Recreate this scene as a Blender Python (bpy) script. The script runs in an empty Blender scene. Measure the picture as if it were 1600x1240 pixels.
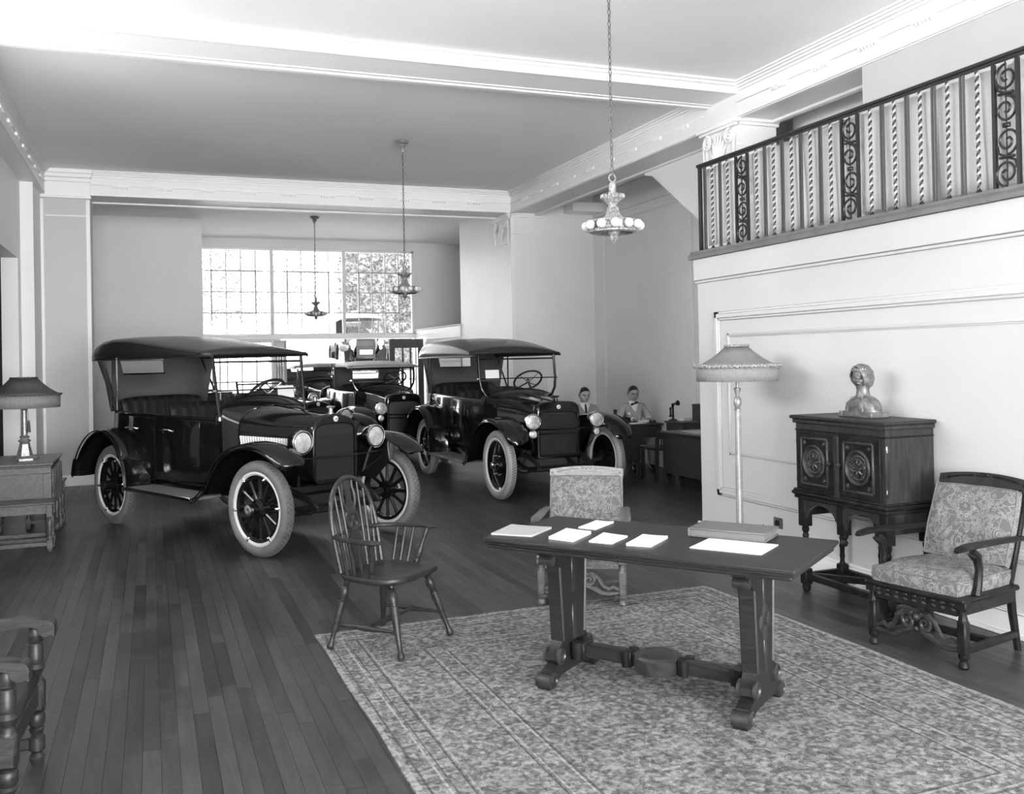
import bpy, math, random
from math import sin, cos, pi, radians, atan2, sqrt
from mathutils import Vector, Matrix
random.seed(7)
S = bpy.context.scene
C = S.collection
# ------------------------------------------------------------------ camera
cd = bpy.data.cameras.new('camera'); cam = bpy.data.objects.new('camera', cd); C.objects.link(cam)
YAW, PIT, ROLL = 0.368851, 0.00609, 0.0186478
f_ = Vector((sin(YAW)*cos(PIT), cos(YAW)*cos(PIT), sin(PIT)))
r_ = Vector((cos(YAW), -sin(YAW), 0)); d_ = f_.cross(r_)
r2 = cos(ROLL)*r_ + sin(ROLL)*d_; d2 = -sin(ROLL)*r_ + cos(ROLL)*d_
cam.matrix_world = Matrix(((r2.x, -d2.x, -f_.x, 0), (r2.y, -d2.y, -f_.y, 0), (r2.z, -d2.z, -f_.z, 1.75), (0, 0, 0, 1)))
cd.sensor_fit = 'HORIZONTAL'; cd.sensor_width = 36; cd.lens = 1461.7/1600*36
cd.shift_y = (550.54-620)/1600; cd.clip_start = .05; cd.clip_end = 300
S.camera = cam
# ------------------------------------------------------------------ world, lights, exposure
S.view_settings.view_transform = 'Standard'; S.view_settings.look = 'None'
S.view_settings.gamma = 1; S.view_settings.use_curve_mapping = False
S.view_settings.exposure = 0.0
w = bpy.data.worlds.new('world'); S.world = w; w.use_nodes = True
wn = w.node_tree.nodes; bg = wn['Background']; bg.inputs[0].default_value = (1, 1, 1, 1); bg.inputs[1].default_value = 10.0
def area(name, loc, rot, sx, sy, power):
    l = bpy.data.lights.new(name, 'AREA'); l.shape = 'RECTANGLE'; l.size = sx; l.size_y = sy; l.energy = power
    o = bpy.data.objects.new(name, l); o.location = loc; o.rotation_euler = rot; C.objects.link(o); return o
area('front_show_window_light', (1.65, -6.95, 2.1), (radians(115), 0, 0), 6.2, 3.3, 1850)
area('left_added_fill_light', (-1.48, 7.2, 3.3), (0, radians(-84), 0), 1.0, 4.4, 36).data.spread = radians(80)  # unseen high light added to brighten the right wall and aisle
area('left_window_light', (-1.50, -3.0, 2.3), (0, radians(-95), 0), 2.7, 4.4, 8)
sun = bpy.data.lights.new('sun', 'SUN'); sun.energy = 5; sun.angle = radians(1); so_ = bpy.data.objects.new('sun', sun); so_.rotation_euler = (0, radians(27), 0); C.objects.link(so_)
try:
    S.cycles.use_denoising = True
    S.cycles.max_bounces = 10; S.cycles.diffuse_bounces = 6; S.cycles.glossy_bounces = 4
    S.cycles.transparent_max_bounces = 16
    S.cycles.sample_clamp_indirect = 6
except Exception: pass
# ------------------------------------------------------------------ materials
def _m(name):
    m = bpy.data.materials.new(name); m.use_nodes = True
    return m, m.node_tree, m.node_tree.nodes['Principled BSDF']
def g(v): return (v, v, v, 1)
def mat(name, col, rough=.5, metal=0, coat=0, spec=.5, noise=None, bump=None, emit=None):
    m, t, b = _m(name)
    b.inputs['Base Color'].default_value = g(col); b.inputs['Roughness'].default_value = rough
    b.inputs['Metallic'].default_value = metal; b.inputs['Coat Weight'].default_value = coat
    b.inputs['Coat Roughness'].default_value = .05
    b.inputs['Specular IOR Level'].default_value = spec
    N, L = t.nodes, t.links
    if noise or bump: tc = N.new('ShaderNodeTexCoord')
    if noise:
        sc, amt = noise
        n = N.new('ShaderNodeTexNoise'); n.inputs['Scale'].default_value = sc; n.inputs['Detail'].default_value = 6
        L.new(tc.outputs['Object'], n.inputs['Vector'])
        r = N.new('ShaderNodeMapRange'); r.inputs[1].default_value = .3; r.inputs[2].default_value = .7
        r.inputs[3].default_value = col*(1-amt); r.inputs[4].default_value = col*(1+amt)
        L.new(n.outputs['Fac'], r.inputs[0]); L.new(r.outputs[0], b.inputs['Base Color'])
    if bump:
        sc, st = bump
        n = N.new('ShaderNodeTexNoise'); n.inputs['Scale'].default_value = sc; n.inputs['Detail'].default_value = 4
        L.new(tc.outputs['Object'], n.inputs['Vector'])
        k = N.new('ShaderNodeBump'); k.inputs['Strength'].default_value = st; k.inputs['Distance'].default_value = .01
        L.new(n.outputs['Fac'], k.inputs['Height']); L.new(k.outputs['Normal'], b.inputs['Normal'])
    return m
def wood(name, lo, hi, scale=(3, 3, 30), rough=.35, coat=0, rnd=False, bump=.15, spec=.5):
    """stained timber: stretched noise for the grain; rnd adds a tone per board"""
    m, t, b = _m(name); N, L = t.nodes, t.links
    tc = N.new('ShaderNodeTexCoord'); mp = N.new('ShaderNodeMapping'); mp.inputs['Scale'].default_value = scale
    L.new(tc.outputs['Object'], mp.inputs['Vector'])
    n = N.new('ShaderNodeTexNoise'); n.inputs['Scale'].default_value = 2.2; n.inputs['Detail'].default_value = 8
    n.inputs['Distortion'].default_value = .6
    L.new(mp.outputs['Vector'], n.inputs['Vector'])
    r = N.new('ShaderNodeMapRange'); r.inputs[1].default_value = .3; r.inputs[2].default_value = .7
    r.inputs[3].default_value = lo; r.inputs[4].default_value = hi
    L.new(n.outputs['Fac'], r.inputs[0]); out = r.outputs[0]
    if rnd:
        gi = N.new('ShaderNodeNewGeometry'); oi = N.new('ShaderNodeObjectInfo')
        a = N.new('ShaderNodeMath'); a.operation = 'ADD'
        L.new(gi.outputs['Random Per Island'], a.inputs[0]); L.new(oi.outputs['Random'], a.inputs[1])
        fr = N.new('ShaderNodeMath'); fr.operation = 'FRACT'; L.new(a.outputs[0], fr.inputs[0])
        k = N.new('ShaderNodeMapRange'); k.inputs[3].default_value = .5; k.inputs[4].default_value = 1.55
        L.new(fr.outputs[0], k.inputs[0])
        mu = N.new('ShaderNodeMath'); mu.operation = 'MULTIPLY'; L.new(out, mu.inputs[0]); L.new(k.outputs[0], mu.inputs[1]); out = mu.outputs[0]
        # worn, scuffed patches in the varnish
        wn_ = N.new('ShaderNodeTexNoise'); wn_.inputs['Scale'].default_value = 2.3; wn_.inputs['Detail'].default_value = 9; wn_.inputs['Roughness'].default_value = .65
        L.new(tc.outputs['Object'], wn_.inputs['Vector'])
        wr = N.new('ShaderNodeMapRange'); wr.inputs[1].default_value = .1; wr.inputs[2].default_value = .95; wr.inputs[3].default_value = rough; wr.inputs[4].default_value = rough+.22
        L.new(wn_.outputs['Fac'], wr.inputs[0]); L.new(wr.outputs[0], b.inputs['Roughness'])
        ws = N.new('ShaderNodeMapRange'); ws.inputs[1].default_value = .15; ws.inputs[2].default_value = .95; ws.inputs[3].default_value = 0; ws.inputs[4].default_value = .028
        L.new(wn_.outputs['Fac'], ws.inputs[0])
        ad = N.new('ShaderNodeMath'); ad.operation = 'ADD'; L.new(out, ad.inputs[0]); L.new(ws.outputs[0], ad.inputs[1]); out = ad.outputs[0]
        m2 = N.new('ShaderNodeMapping'); m2.inputs['Scale'].default_value = (9, 26, 9); L.new(tc.outputs['Object'], m2.inputs['Vector'])
        sn = N.new('ShaderNodeTexNoise'); sn.inputs['Scale'].default_value = 1.0; sn.inputs['Detail'].default_value = 7; sn.inputs['Roughness'].default_value = .7; L.new(m2.outputs['Vector'], sn.inputs['Vector'])
        sr = N.new('ShaderNodeMapRange'); sr.inputs[1].default_value = .52; sr.inputs[2].default_value = .8; sr.inputs[3].default_value = 0; sr.inputs[4].default_value = .07; L.new(sn.outputs['Fac'], sr.inputs[0])
        sm_ = N.new('ShaderNodeMath'); sm_.operation = 'MULTIPLY_ADD'; wk = N.new('ShaderNodeMapRange'); wk.inputs[1].default_value = .4; wk.inputs[2].default_value = .65; L.new(wn_.outputs['Fac'], wk.inputs[0])
        L.new(sr.outputs[0], sm_.inputs[0]); L.new(wk.outputs[0], sm_.inputs[1]); L.new(out, sm_.inputs[2]); out = sm_.outputs[0]
    else: b.inputs['Roughness'].default_value = rough
    L.new(out, b.inputs['Base Color'])
    b.inputs['Coat Weight'].default_value = coat; b.inputs['Coat Roughness'].default_value = .15
    b.inputs['Specular IOR Level'].default_value = spec
    k = N.new('ShaderNodeBump'); k.inputs['Strength'].default_value = bump; k.inputs['Distance'].default_value = .002
    L.new(n.outputs['Fac'], k.inputs['Height']); L.new(k.outputs['Normal'], b.inputs['Normal'])
    return m
def glass_mat(name, tint=.93, refl=1.0):
    m = bpy.data.materials.new(name); m.use_nodes = True; t = m.node_tree; N, L = t.nodes, t.links; N.clear()
    o = N.new('ShaderNodeOutputMaterial'); mx = N.new('ShaderNodeMixShader'); tr = N.new('ShaderNodeBsdfTransparent'); gl = N.new('ShaderNodeBsdfGlossy')
    tr.inputs[0].default_value = g(tint); gl.inputs['Roughness'].default_value = .02
    fr = N.new('ShaderNodeFresnel'); fr.inputs[0].default_value = 1.45
    mu = N.new('ShaderNodeMath'); mu.operation = 'MULTIPLY'; mu.inputs[1].default_value = refl
    L.new(fr.outputs[0], mu.inputs[0]); L.new(mu.outputs[0], mx.inputs[0]); L.new(tr.outputs[0], mx.inputs[1]); L.new(gl.outputs[0], mx.inputs[2]); L.new(mx.outputs[0], o.inputs[0])
    return m
def tapestry(name):
    """woven leaf and flower pattern: outlined cells, scrolling vines and small sprigs on a mid-grey ground"""
    m, t, b = _m(name); N, L = t.nodes, t.links
    def mth(op, a, b_=None):
        n = N.new('ShaderNodeMath'); n.operation = op
        for i, q in enumerate((a, b_)):
            if q is None: continue
            if isinstance(q, (int, float)): n.inputs[i].default_value = q
            else: L.new(q, n.inputs[i])
        return n.outputs[0]
    def less(a, v): return mth('LESS_THAN', a, v)
    tc = N.new('ShaderNodeTexCoord')
    n = N.new('ShaderNodeTexNoise'); n.inputs['Scale'].default_value = 5; n.inputs['Detail'].default_value = 1
    L.new(tc.outputs['Object'], n.inputs['Vector'])
    mx = N.new('ShaderNodeVectorMath'); mx.operation = 'MULTIPLY_ADD'; mx.inputs[1].default_value = (.12, .12, .12)
    L.new(n.outputs['Color'], mx.inputs[0]); L.new(tc.outputs['Object'], mx.inputs[2])
    def vor(sc, feat='F1'):
        v = N.new('ShaderNodeTexVoronoi'); v.feature = feat; v.inputs['Scale'].default_value = sc; L.new(mx.outputs[0], v.inputs['Vector']); return v.outputs['Distance']
    big = vor(10); mid = vor(31); sm = vor(75); edge = vor(15, 'DISTANCE_TO_EDGE')
    vine = less(edge, .022)
    leafo = less(mth('ABSOLUTE', mth('SUBTRACT', mid, .40)), .055); leaf = less(mid, .36); vein = less(sm, .22)
    petal = mth('MULTIPLY', less(big, .34), less(mth('FRACT', mth('MULTIPLY', big, 9.5)), .38))
    a = mth('ADD', mth('MULTIPLY', leaf, .30), mth('MULTIPLY', leafo, .75)); a = mth('ADD', a, mth('MULTIPLY', mth('MULTIPLY', leaf, vein), .55))
    a = mth('MAXIMUM', a, mth('MULTIPLY', vine, .95)); a = mth('MAXIMUM', a, petal)
    w_ = N.new('ShaderNodeTexNoise'); w_.inputs['Scale'].default_value = 260; L.new(tc.outputs['Object'], w_.inputs['Vector'])
    a = mth('ADD', mth('MULTIPLY', a, .85), mth('MULTIPLY', w_.outputs['Fac'], .3))
    k = N.new('ShaderNodeMapRange'); k.inputs[2].default_value = 1.2; k.inputs[3].default_value = .085; k.inputs[4].default_value = .24
    L.new(a, k.inputs[0]); L.new(k.outputs[0], b.inputs['Base Color']); b.inputs['Roughness'].default_value = .85; b.inputs['Specular IOR Level'].default_value = .2
    bp = N.new('ShaderNodeBump'); bp.inputs['Strength'].default_value = .3; bp.inputs['Distance'].default_value = .003
    L.new(a, bp.inputs['Height']); L.new(bp.outputs['Normal'], b.inputs['Normal'])
    return m
def rug_mat(name, hx, hy):
    m, t, b = _m(name); N, L = t.nodes, t.links
    def mth(op, a, b_=None, c=None):
        n = N.new('ShaderNodeMath'); n.operation = op
        for i, q in enumerate((a, b_, c)):
            if q is None: continue
            if isinstance(q, (int, float)): n.inputs[i].default_value = q
            else: L.new(q, n.inputs[i])
        return n.outputs[0]
    tc = N.new('ShaderNodeTexCoord'); sp = N.new('ShaderNodeSeparateXYZ'); L.new(tc.outputs['Object'], sp.inputs[0])
    ax = mth('ABSOLUTE', sp.outputs[0]); ay = mth('ABSOLUTE', sp.outputs[1])
    d = mth('MINIMUM', mth('SUBTRACT', hx, ax), mth('SUBTRACT', hy, ay))
    # mirrored coordinates make the motifs repeat symmetrically about the axes
    cb = N.new('ShaderNodeCombineXYZ'); L.new(mth('PINGPONG', ax, .42), cb.inputs[0]); L.new(mth('PINGPONG', ay, .47), cb.inputs[1])
    nz = N.new('ShaderNodeTexNoise'); nz.inputs['Scale'].default_value = 9; L.new(cb.outputs[0], nz.inputs['Vector'])
    wv = N.new('ShaderNodeVectorMath'); wv.operation = 'MULTIPLY_ADD'; wv.inputs[1].default_value = (.12, .12, 0)
    L.new(nz.outputs['Color'], wv.inputs[0]); L.new(cb.outputs[0], wv.inputs[2])
    v = N.new('ShaderNodeTexVoronoi'); v.inputs['Scale'].default_value = 34; L.new(wv.outputs[0], v.inputs['Vector'])
    v2 = N.new('ShaderNodeTexVoronoi'); v2.inputs['Scale'].default_value = 12; v2.feature = 'DISTANCE_TO_EDGE'; L.new(wv.outputs[0], v2.inputs['Vector'])
    n2 = N.new('ShaderNodeTexNoise'); n2.inputs['Scale'].default_value = 34; n2.inputs['Detail'].default_value = 3; L.new(tc.outputs['Object'], n2.inputs['Vector'])
    n3 = N.new('ShaderNodeTexNoise'); n3.inputs['Scale'].default_value = 2.2; L.new(tc.outputs['Object'], n3.inputs['Vector'])
    sc_ = N.new('ShaderNodeSeparateColor'); L.new(v.outputs['Color'], sc_.inputs[0])
    tone = mth('GREATER_THAN', sc_.outputs[0], .55)
    ring = mth('LESS_THAN', mth('ABSOLUTE', mth('SUBTRACT', v.outputs['Distance'], .33)), .09)
    vine = mth('LESS_THAN', v2.outputs['Distance'], .035)
    spk = N.new('ShaderNodeMapRange'); spk.inputs[1].default_value = .36; spk.inputs[2].default_value = .6; L.new(n2.outputs['Fac'], spk.inputs[0])
    field = mth('ADD', .18, mth('MULTIPLY', tone, -.075))
    field = mth('ADD', field, mth('MULTIPLY', ring, .05)); field = mth('ADD', field, mth('MULTIPLY', vine, .03))
    field = mth('MULTIPLY', field, mth('ADD', .62, mth('MULTIPLY', spk.outputs[0], .62)))
    field = mth('MULTIPLY', field, mth('ADD', .7, mth('MULTIPLY', n3.outputs['Fac'], .7)))
    def band(a, b_, val, src):
        k = mth('MULTIPLY', mth('GREATER_THAN', d, a), mth('LESS_THAN', d, b_))
        return mth('ADD', mth('MULTIPLY', src, mth('SUBTRACT', 1, k)), mth('MULTIPLY', mth('MULTIPLY', val, mth('ADD', .6, mth('MULTIPLY', spk.outputs[0], .6))), k))
    out = field
    for a, b_, val in ((0, .03, .25), (.05, .06, .09), (.125, .137, .28), (.15, .158, .10), (.215, .227, .09), (.235, .245, .26), (.55, .56, .09), (.57, .58, .27), (.66, .67, .27), (.675, .685, .09)):
        out = band(a, b_, val, out)
    L.new(out, b.inputs['Base Color']); b.inputs['Roughness'].default_value = .95; b.inputs['Specular IOR Level'].default_value = .1
    bp = N.new('ShaderNodeBump'); bp.inputs['Strength'].default_value = .5; bp.inputs['Distance'].default_value = .004
    L.new(n2.outputs['Fac'], bp.inputs['Height']); L.new(bp.outputs['Normal'], b.inputs['Normal'])
    return m
WALL = mat('painted_plaster', .81, .42, spec=.4, noise=(1.2, .03), bump=(7, .05))
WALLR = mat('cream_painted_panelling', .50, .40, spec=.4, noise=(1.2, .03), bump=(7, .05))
WALLG = mat('grey_painted_plaster', .76, .6, spec=.3, noise=(1.0, .04), bump=(7, .05))
TRIM = mat('painted_trim', .86, .38, spec=.4, noise=(2, .02))
CEIL = mat('ceiling_paint', .93, .8, spec=.2, noise=(.5, .05))
FLOORW = wood('varnished_oak_strip', .019, .040, (14, 1.2, 14), .26, 0, True, .10, .34)
SUBF = mat('subfloor', .012, .8)
BLACK = mat('black_coach_enamel', .006, .10, spec=.5)
BLACKM = mat('black_chassis_paint', .008, .45)
TOPM = mat('rubberised_top_cloth', .022, .24, spec=.5, noise=(40, .15), bump=(160, .12))
TOPL = mat('sheen_pale_top_cloth', .30, .45, noise=(40, .1), bump=(160, .1)); SASH = mat('grey_steel_sash', .45, .5)  # TOPL: black top cloth with the daylight sheen put into its colour
LIN = mat('top_lining_cloth', .09, .8, noise=(90, .2))
LEATH = mat('black_leather', .012, .38, bump=(90, .1))
TYRE = mat('grey_rubber', .13, .7, noise=(6, .18), bump=(50, .1))
TYREW = mat('pale_rubber', .25, .6, noise=(5, .12))
TREAD = mat('worn_tread_rubber', .075, .75, noise=(12, .3)); GROOVE = mat('dark_tread_rubber', .05, .8)
RIMW = mat('white_enamel_rim', .55, .35)
LOUV = mat('dull_plated_fin', .30, .35, .6)
NICKEL = mat('nickel_plate', .75, .18, 1)
STEELD = mat('dark_steel', .10, .35, .8)
GLASS = glass_mat('window_glass', .9)
LENS = mat('ribbed_lamp_glass', .42, .12, .12, spec=.7, noise=(11, .5), bump=(34, .6))
LINO = mat('running_board_linoleum', .17, .45, noise=(30, .1))
CORE = mat('radiator_honeycomb', .022, .5, .3, noise=(60, .3))
WOODD = wood('dark_walnut', .010, .030, (6, 6, 40), .40, 0, spec=.35)
WOODX = wood('dark_walnut_long', .007, .022, (4, 40, 40), .38, 0, spec=.4)
WOODM = wood('brown_oak', .016, .037, (16, 16, 2.2), .42, 0, spec=.15)
WOODC = wood('carved_dark_oak', .006, .018, (9, 9, 9), .36, 0, spec=.14)
WOODT = wood('table_top_walnut', .011, .024, (3, 26, 26), .42, 0, spec=.3)
CARVE = wood('highlight_carved_oak', .014, .036, (9, 9, 9), .34, 0, spec=.45)  # paler, glossier copy of the carved oak, highlights put into its colour
WOODL = wood('bleached_carved_oak', .14, .25, (9, 9, 30), .45)
WOODE = wood('dark_stool_oak', .04, .095, (20, 2.5, 20), .38, 0, spec=.35)
WOODB = wood('low_table_oak', .055, .12, (20, 2.5, 20), .38, .2)
TAP = tapestry('woven_tapestry')
PAPER = mat('white_paper', .86, .75); PAPERG = mat('grey_paper_cover', .40, .6, noise=(20, .06)); BOOK = mat('book_cloth', .12, .5, noise=(60, .2))
IRON = mat('wrought_iron', .020, .4, .3); IRONG = mat('worn_grey_iron', .09, .35, .3); IRONP = mat('twist_highlight_iron', .30, .4, .0); SILLM = mat('grey_stained_sill', .13, .45, noise=(8, .15))
CURT = mat('curtain_linen', .52, .85, noise=(50, .05))
CHAND = mat('antiqued_brass', .28, .42, .55, noise=(45, .45)); CHANDL = mat('pale_gilt_plaster', .27, .5, .2, noise=(60, .6))
CHAINM = mat('dull_brass_chain', .10, .5, .2); BULB = mat('frosted_bulb', .52, .25)
SILK = mat('pleated_silk', .17, .6, noise=(30, .12)); SILKD = mat('dark_pleated_silk', .05, .6, noise=(30, .2)); FRNG = mat('silk_fringe', .20, .8, noise=(120, .25)); FRNGD = mat('dark_silk_fringe', .17, .8, noise=(120, .25))
RUCHE = mat('ruched_braid', .24, .8, noise=(110, .8)); LAMPG = mat('silvered_lamp_post', .30, .38, .4, noise=(25, .2))
BRONZE = mat('bronze_patina', .13, .36, .25, noise=(22, .5)); SKIN = mat('skin', .33, .55); SUIT = mat('grey_wool_suit', .36, .9, noise=(80, .1)); SUITB = mat('grey_flannel_suit', .30, .9, noise=(80, .12)); HAIR = mat('dark_hair', .008, .4); SHIRT = mat('white_shirt', .8, .8); TIE = mat('dark_tie', .02, .6); EYE = mat('dark_eye', .02, .3)
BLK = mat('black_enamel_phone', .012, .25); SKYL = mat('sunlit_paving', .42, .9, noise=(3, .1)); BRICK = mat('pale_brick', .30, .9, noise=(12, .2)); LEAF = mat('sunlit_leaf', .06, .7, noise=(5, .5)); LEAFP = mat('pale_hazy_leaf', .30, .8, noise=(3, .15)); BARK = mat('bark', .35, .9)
PLATEM = mat('licence_plate', .75, .5); CELL = glass_mat('celluloid', .75, .5)
# ------------------------------------------------------------------ mesh helper
class MB:
    def __init__(s): s.v = []; s.f = []; s.M = None
    def add(s, vs, fs):
        n = len(s.v)
        if s.M is not None: vs = [tuple(s.M @ Vector(p)) for p in vs]
        s.v += [tuple(p) for p in vs]; s.f += [tuple(i+n for i in q) for q in fs]; return s
    def box(s, c, d, rz=0, bev=0, R=None):
        hx, hy, hz = d[0]/2, d[1]/2, d[2]/2
        R = R or (Matrix.Rotation(rz, 3, 'Z') if rz else None); c = Vector(c)
        if bev:
            b = min(bev, hx*.9, hy*.9, hz*.9); V = []; idx = {}
            for sx in (-1, 1):
                for sy in (-1, 1):
                    for sz in (-1, 1):
                        for a in range(3):
                            p = [sx*hx, sy*hy, sz*hz]
                            for k in range(3):
                                if k != a: p[k] -= (sx, sy, sz)[k]*b
                            idx[(sx, sy, sz, a)] = len(V); V.append(Vector(p))
            F = []
            for a in range(3):
                o = [k for k in range(3) if k != a]
                for sg in (-1, 1):
                    q = []
                    for (u, v_) in ((-1, -1), (1, -1), (1, 1), (-1, 1)):
                        k = [0, 0, 0]; k[a] = sg; k[o[0]] = u; k[o[1]] = v_; q.append(idx[(*k, a)])
                    F.append(q)
            for a in range(3):
                o = [k for k in range(3) if k != a]
                for u in (-1, 1):
                    for v_ in (-1, 1):
                        k0 = [0]*3; k1 = [0]*3; k0[a] = -1; k1[a] = 1
                        for k in (k0, k1): k[o[0]] = u; k[o[1]] = v_
                        F.append([idx[(*k0, o[0])], idx[(*k1, o[0])], idx[(*k1, o[1])], idx[(*k0, o[1])]])
            for sx in (-1, 1):
                for sy in (-1, 1):
                    for sz in (-1, 1): F.append([idx[(sx, sy, sz, a)] for a in range(3)])
        else:
            V = [Vector((x, y, z)) for z in (-hz, hz) for y in (-hy, hy) for x in (-hx, hx)]
            F = [(0, 2, 3, 1), (4, 5, 7, 6), (0, 1, 5, 4), (2, 6, 7, 3), (0, 4, 6, 2), (1, 3, 7, 5)]
        if R is not None: V = [R @ p for p in V]
        return s.add([p+c for p in V], F)
    def bb(s, x0, x1, y0, y1, z0, z1, bev=0): return s.box(((x0+x1)/2, (y0+y1)/2, (z0+z1)/2), (x1-x0, y1-y0, z1-z0), 0, bev)
    def bar(s, p, q, w_, h, up=(0, 0, 1), bev=0):
        p = Vector(p); q = Vector(q); d = q-p; x = d.normalized(); u = Vector(up); y = u.cross(x)
        if y.length < 1e-5: y = Vector((0, 1, 0)).cross(x)
        y.normalize(); z = x.cross(y)
        return s.box((p+q)/2, (d.length, w_, h), 0, bev, Matrix((x, y, z)).transposed())
    def grid(s, rows, cu=False, cv=False, cap=False):
        n = len(rows[0]); V = [p for r in rows for p in r]; F = []; R = len(rows)
        for i in range(R if cv else R-1):
            for j in range(n if cu else n-1):
                F.append((i*n+j, i*n+(j+1) % n, ((i+1) % R)*n+(j+1) % n, ((i+1) % R)*n+j))
        if cap: F.append(tuple(range(n))[::-1]); F.append(tuple((R-1)*n+k for k in range(n)))
        return s.add(V, F)
    def path(s, pts, r, n=8, closed=False, flat=1.0, cap=True, up=None):
        P = [Vector(p) for p in pts]; m = len(P); R = r if isinstance(r, (list, tuple)) else [r]*m
        T = []
        for i in range(m):
            a = P[i-1] if (i > 0 or closed) else P[i]; b = P[(i+1) % m] if (i < m-1 or closed) else P[i]
            t = b-a; T.append(t.normalized() if t.length > 1e-9 else Vector((0, 0, 1)))
        u = Vector(up) if up else (Vector((0, 0, 1)) if abs(T[0].z) < .9 else Vector((1, 0, 0)))
        u = (u-T[0]*u.dot(T[0])).normalized(); rows = []
        for i in range(m):
            u = u-T[i]*u.dot(T[i])
            u = u.normalized() if u.length > 1e-6 else T[i].orthogonal().normalized()
            v_ = T[i].cross(u)
            rows.append([P[i]+R[i]*(cos(2*pi*k/n+pi/n)*v_*flat+sin(2*pi*k/n+pi/n)*u) for k in range(n)])
        return s.grid(rows, True, closed, cap and not closed)
    def tube(s, p, q, r0, r1=None, n=10): return s.path([p, q], [r0, r0 if r1 is None else r1], n)
    def lathe(s, prof, n=16, M=None, a0=0):
        rows = [[Vector((r*cos(2*pi*k/n+a0), r*sin(2*pi*k/n+a0), z)) for k in range(n)] for r, z in prof]
        if M is not None: rows = [[M @ p for p in r] for r in rows]
        return s.grid(rows, True, False, True)
    def turn(s, p, q, prof, n=10):
        """turned member from p to q: prof = (t, r) with t from 0 to 1"""
        p = Vector(p); q = Vector(q)
        return s.path([p+(q-p)*t for t, r in prof], [r for t, r in prof], n)
    def prism(s, poly, a, b, M=None):
        n = len(poly); V = [Vector((x, y, a)) for x, y in poly]+[Vector((x, y, b)) for x, y in poly]
        if M is not None: V = [M @ p for p in V]
        return s.add(V, [tuple(range(n))[::-1], tuple(range(n, 2*n))]+[(i, (i+1) % n, n+(i+1) % n, n+i) for i in range(n)])
    def ball(s, c, r, n=12, m=8, sc=(1, 1, 1)):
        c = Vector(c); rows = []
        for i in range(m+1):
            t = pi*(i/m) if 0 < i < m else (1e-3 if i == 0 else pi-1e-3)
            rows.append([c+Vector((r*sc[0]*sin(t)*cos(2*pi*k/n), r*sc[1]*sin(t)*sin(2*pi*k/n), -r*sc[2]*cos(t))) for k in range(n)])
        return s.grid(rows, True, False, True)
    def mesh(s, name, m, ang=38):
        me = bpy.data.meshes.new(name); me.from_pydata(s.v, [], s.f); me.validate()
        import bmesh
        b = bmesh.new(); b.from_mesh(me); bmesh.ops.recalc_face_normals(b, faces=b.faces); b.to_mesh(me); b.free()
        me.materials.append(m)
        if ang: me.shade_smooth(); me.set_sharp_from_angle(angle=radians(ang))
        return me
    def build(s, name, m, parent=None, ang=38):
        return link(name, s.mesh(name, m, ang), parent)
def link(name, me, parent=None):
    o = bpy.data.objects.new(name, me); C.objects.link(o)
    if parent is not None: o.parent = parent
    return o
def mb(): return MB()
def thing(name, label, cat, loc=(0, 0, 0), rz=0, group=None):
    o = bpy.data.objects.new(name, None); C.objects.link(o); o.location = loc; o.rotation_euler = (0, 0, rz)
    o.empty_display_size = .1
    return tag(o, label, cat, group)
def tag(o, label, cat, group=None):
    o['label'] = label; o['category'] = cat
    if group: o['group'] = group
    return o
def struct(o): o['kind'] = 'structure'; return o
def stuff(o): o['kind'] = 'stuff'; return o
def dup(root, loc, rz, label, group=None):
    def cp(o, par):
        c = o.copy(); C.objects.link(c)
        if par is not None: c.parent = par
        for ch in o.children: cp(ch, c)
        return c
    r = cp(root, None); r.location = loc; r.rotation_euler = (0, 0, rz); r['label'] = label
    if group: r['group'] = group
    return r
def face(fx, fy): return atan2(-fx, fy)          # z rotation that turns local +y towards (fx, fy)
def arc(cx, cy, r, a0, a1, n): return [(cx+r*cos(radians(a0+(a1-a0)*i/n)), cy+r*sin(radians(a0+(a1-a0)*i/n))) for i in range(n+1)]
XZ = Matrix(((1, 0, 0, 0), (0, 0, -1, 0), (0, 1, 0, 0), (0, 0, 0, 1)))   # prism plane x,z ; depth -y
YZ = Matrix(((0, 0, 1, 0), (1, 0, 0, 0), (0, 1, 0, 0), (0, 0, 0, 1)))    # prism plane y,z ; depth x
# ================================================================== SETTING
ZC, ZB = 4.64, 4.27          # ceiling, underside of the beams
XL, XR, XP, XA = -1.62, 4.87, 5.87, 7.7
YF, YB, YW = -7.0, 15.13, 21.5
# floor: individual strips near the camera, the rest joined
floor = struct(mb().bb(XL-.2, XA+.2, YF-.2, YW+.1, -.12, -.012).build('floor', SUBF, None, 0))
PW = .078
planks, rest = [], MB()
rr = random.Random(3)
x = XL
while x < XA:
    y = YF+rr.uniform(-1.5, 0)
    while y < YW:
        l = rr.uniform(.8, 2.3); y0, y1 = max(y, YF), min(y+l, YW); y += l
        if y1-y0 < .02: continue
        xm, ym = x+PW/2, (y0+y1)/2
        near = False
        if 2.9 < ym < 9.2 and y1 > 3.2:
            hid = (.97 < xm < 3.88 and y1 < 6.05) or xm > XR-.02
            a = atan2(xm, max(ym, .1))-YAW
            near = (not hid) and abs(a) < .56
        planks.append((near, math.hypot(xm, ym), x, y0, y1))
    x += PW
vis = sorted([p for p in planks if p[0]], key=lambda p: p[1])[:298]
vs = set(vis)
def plank_mb(b, p):
    _, _, x0, y0, y1 = p; h = rr.uniform(-.0004, .0004)
    b.bb(x0+.0007, x0+PW-.0007, y0+.0006, y1-.0006, -.012, h)
for p in planks:
    if p in vs:
        b = mb(); plank_mb(b, p); b.build('plank', FLOORW, floor, 0)
    else: plank_mb(rest, p)
stuff(rest.build('plank_field', FLOORW, floor, 0))
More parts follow.
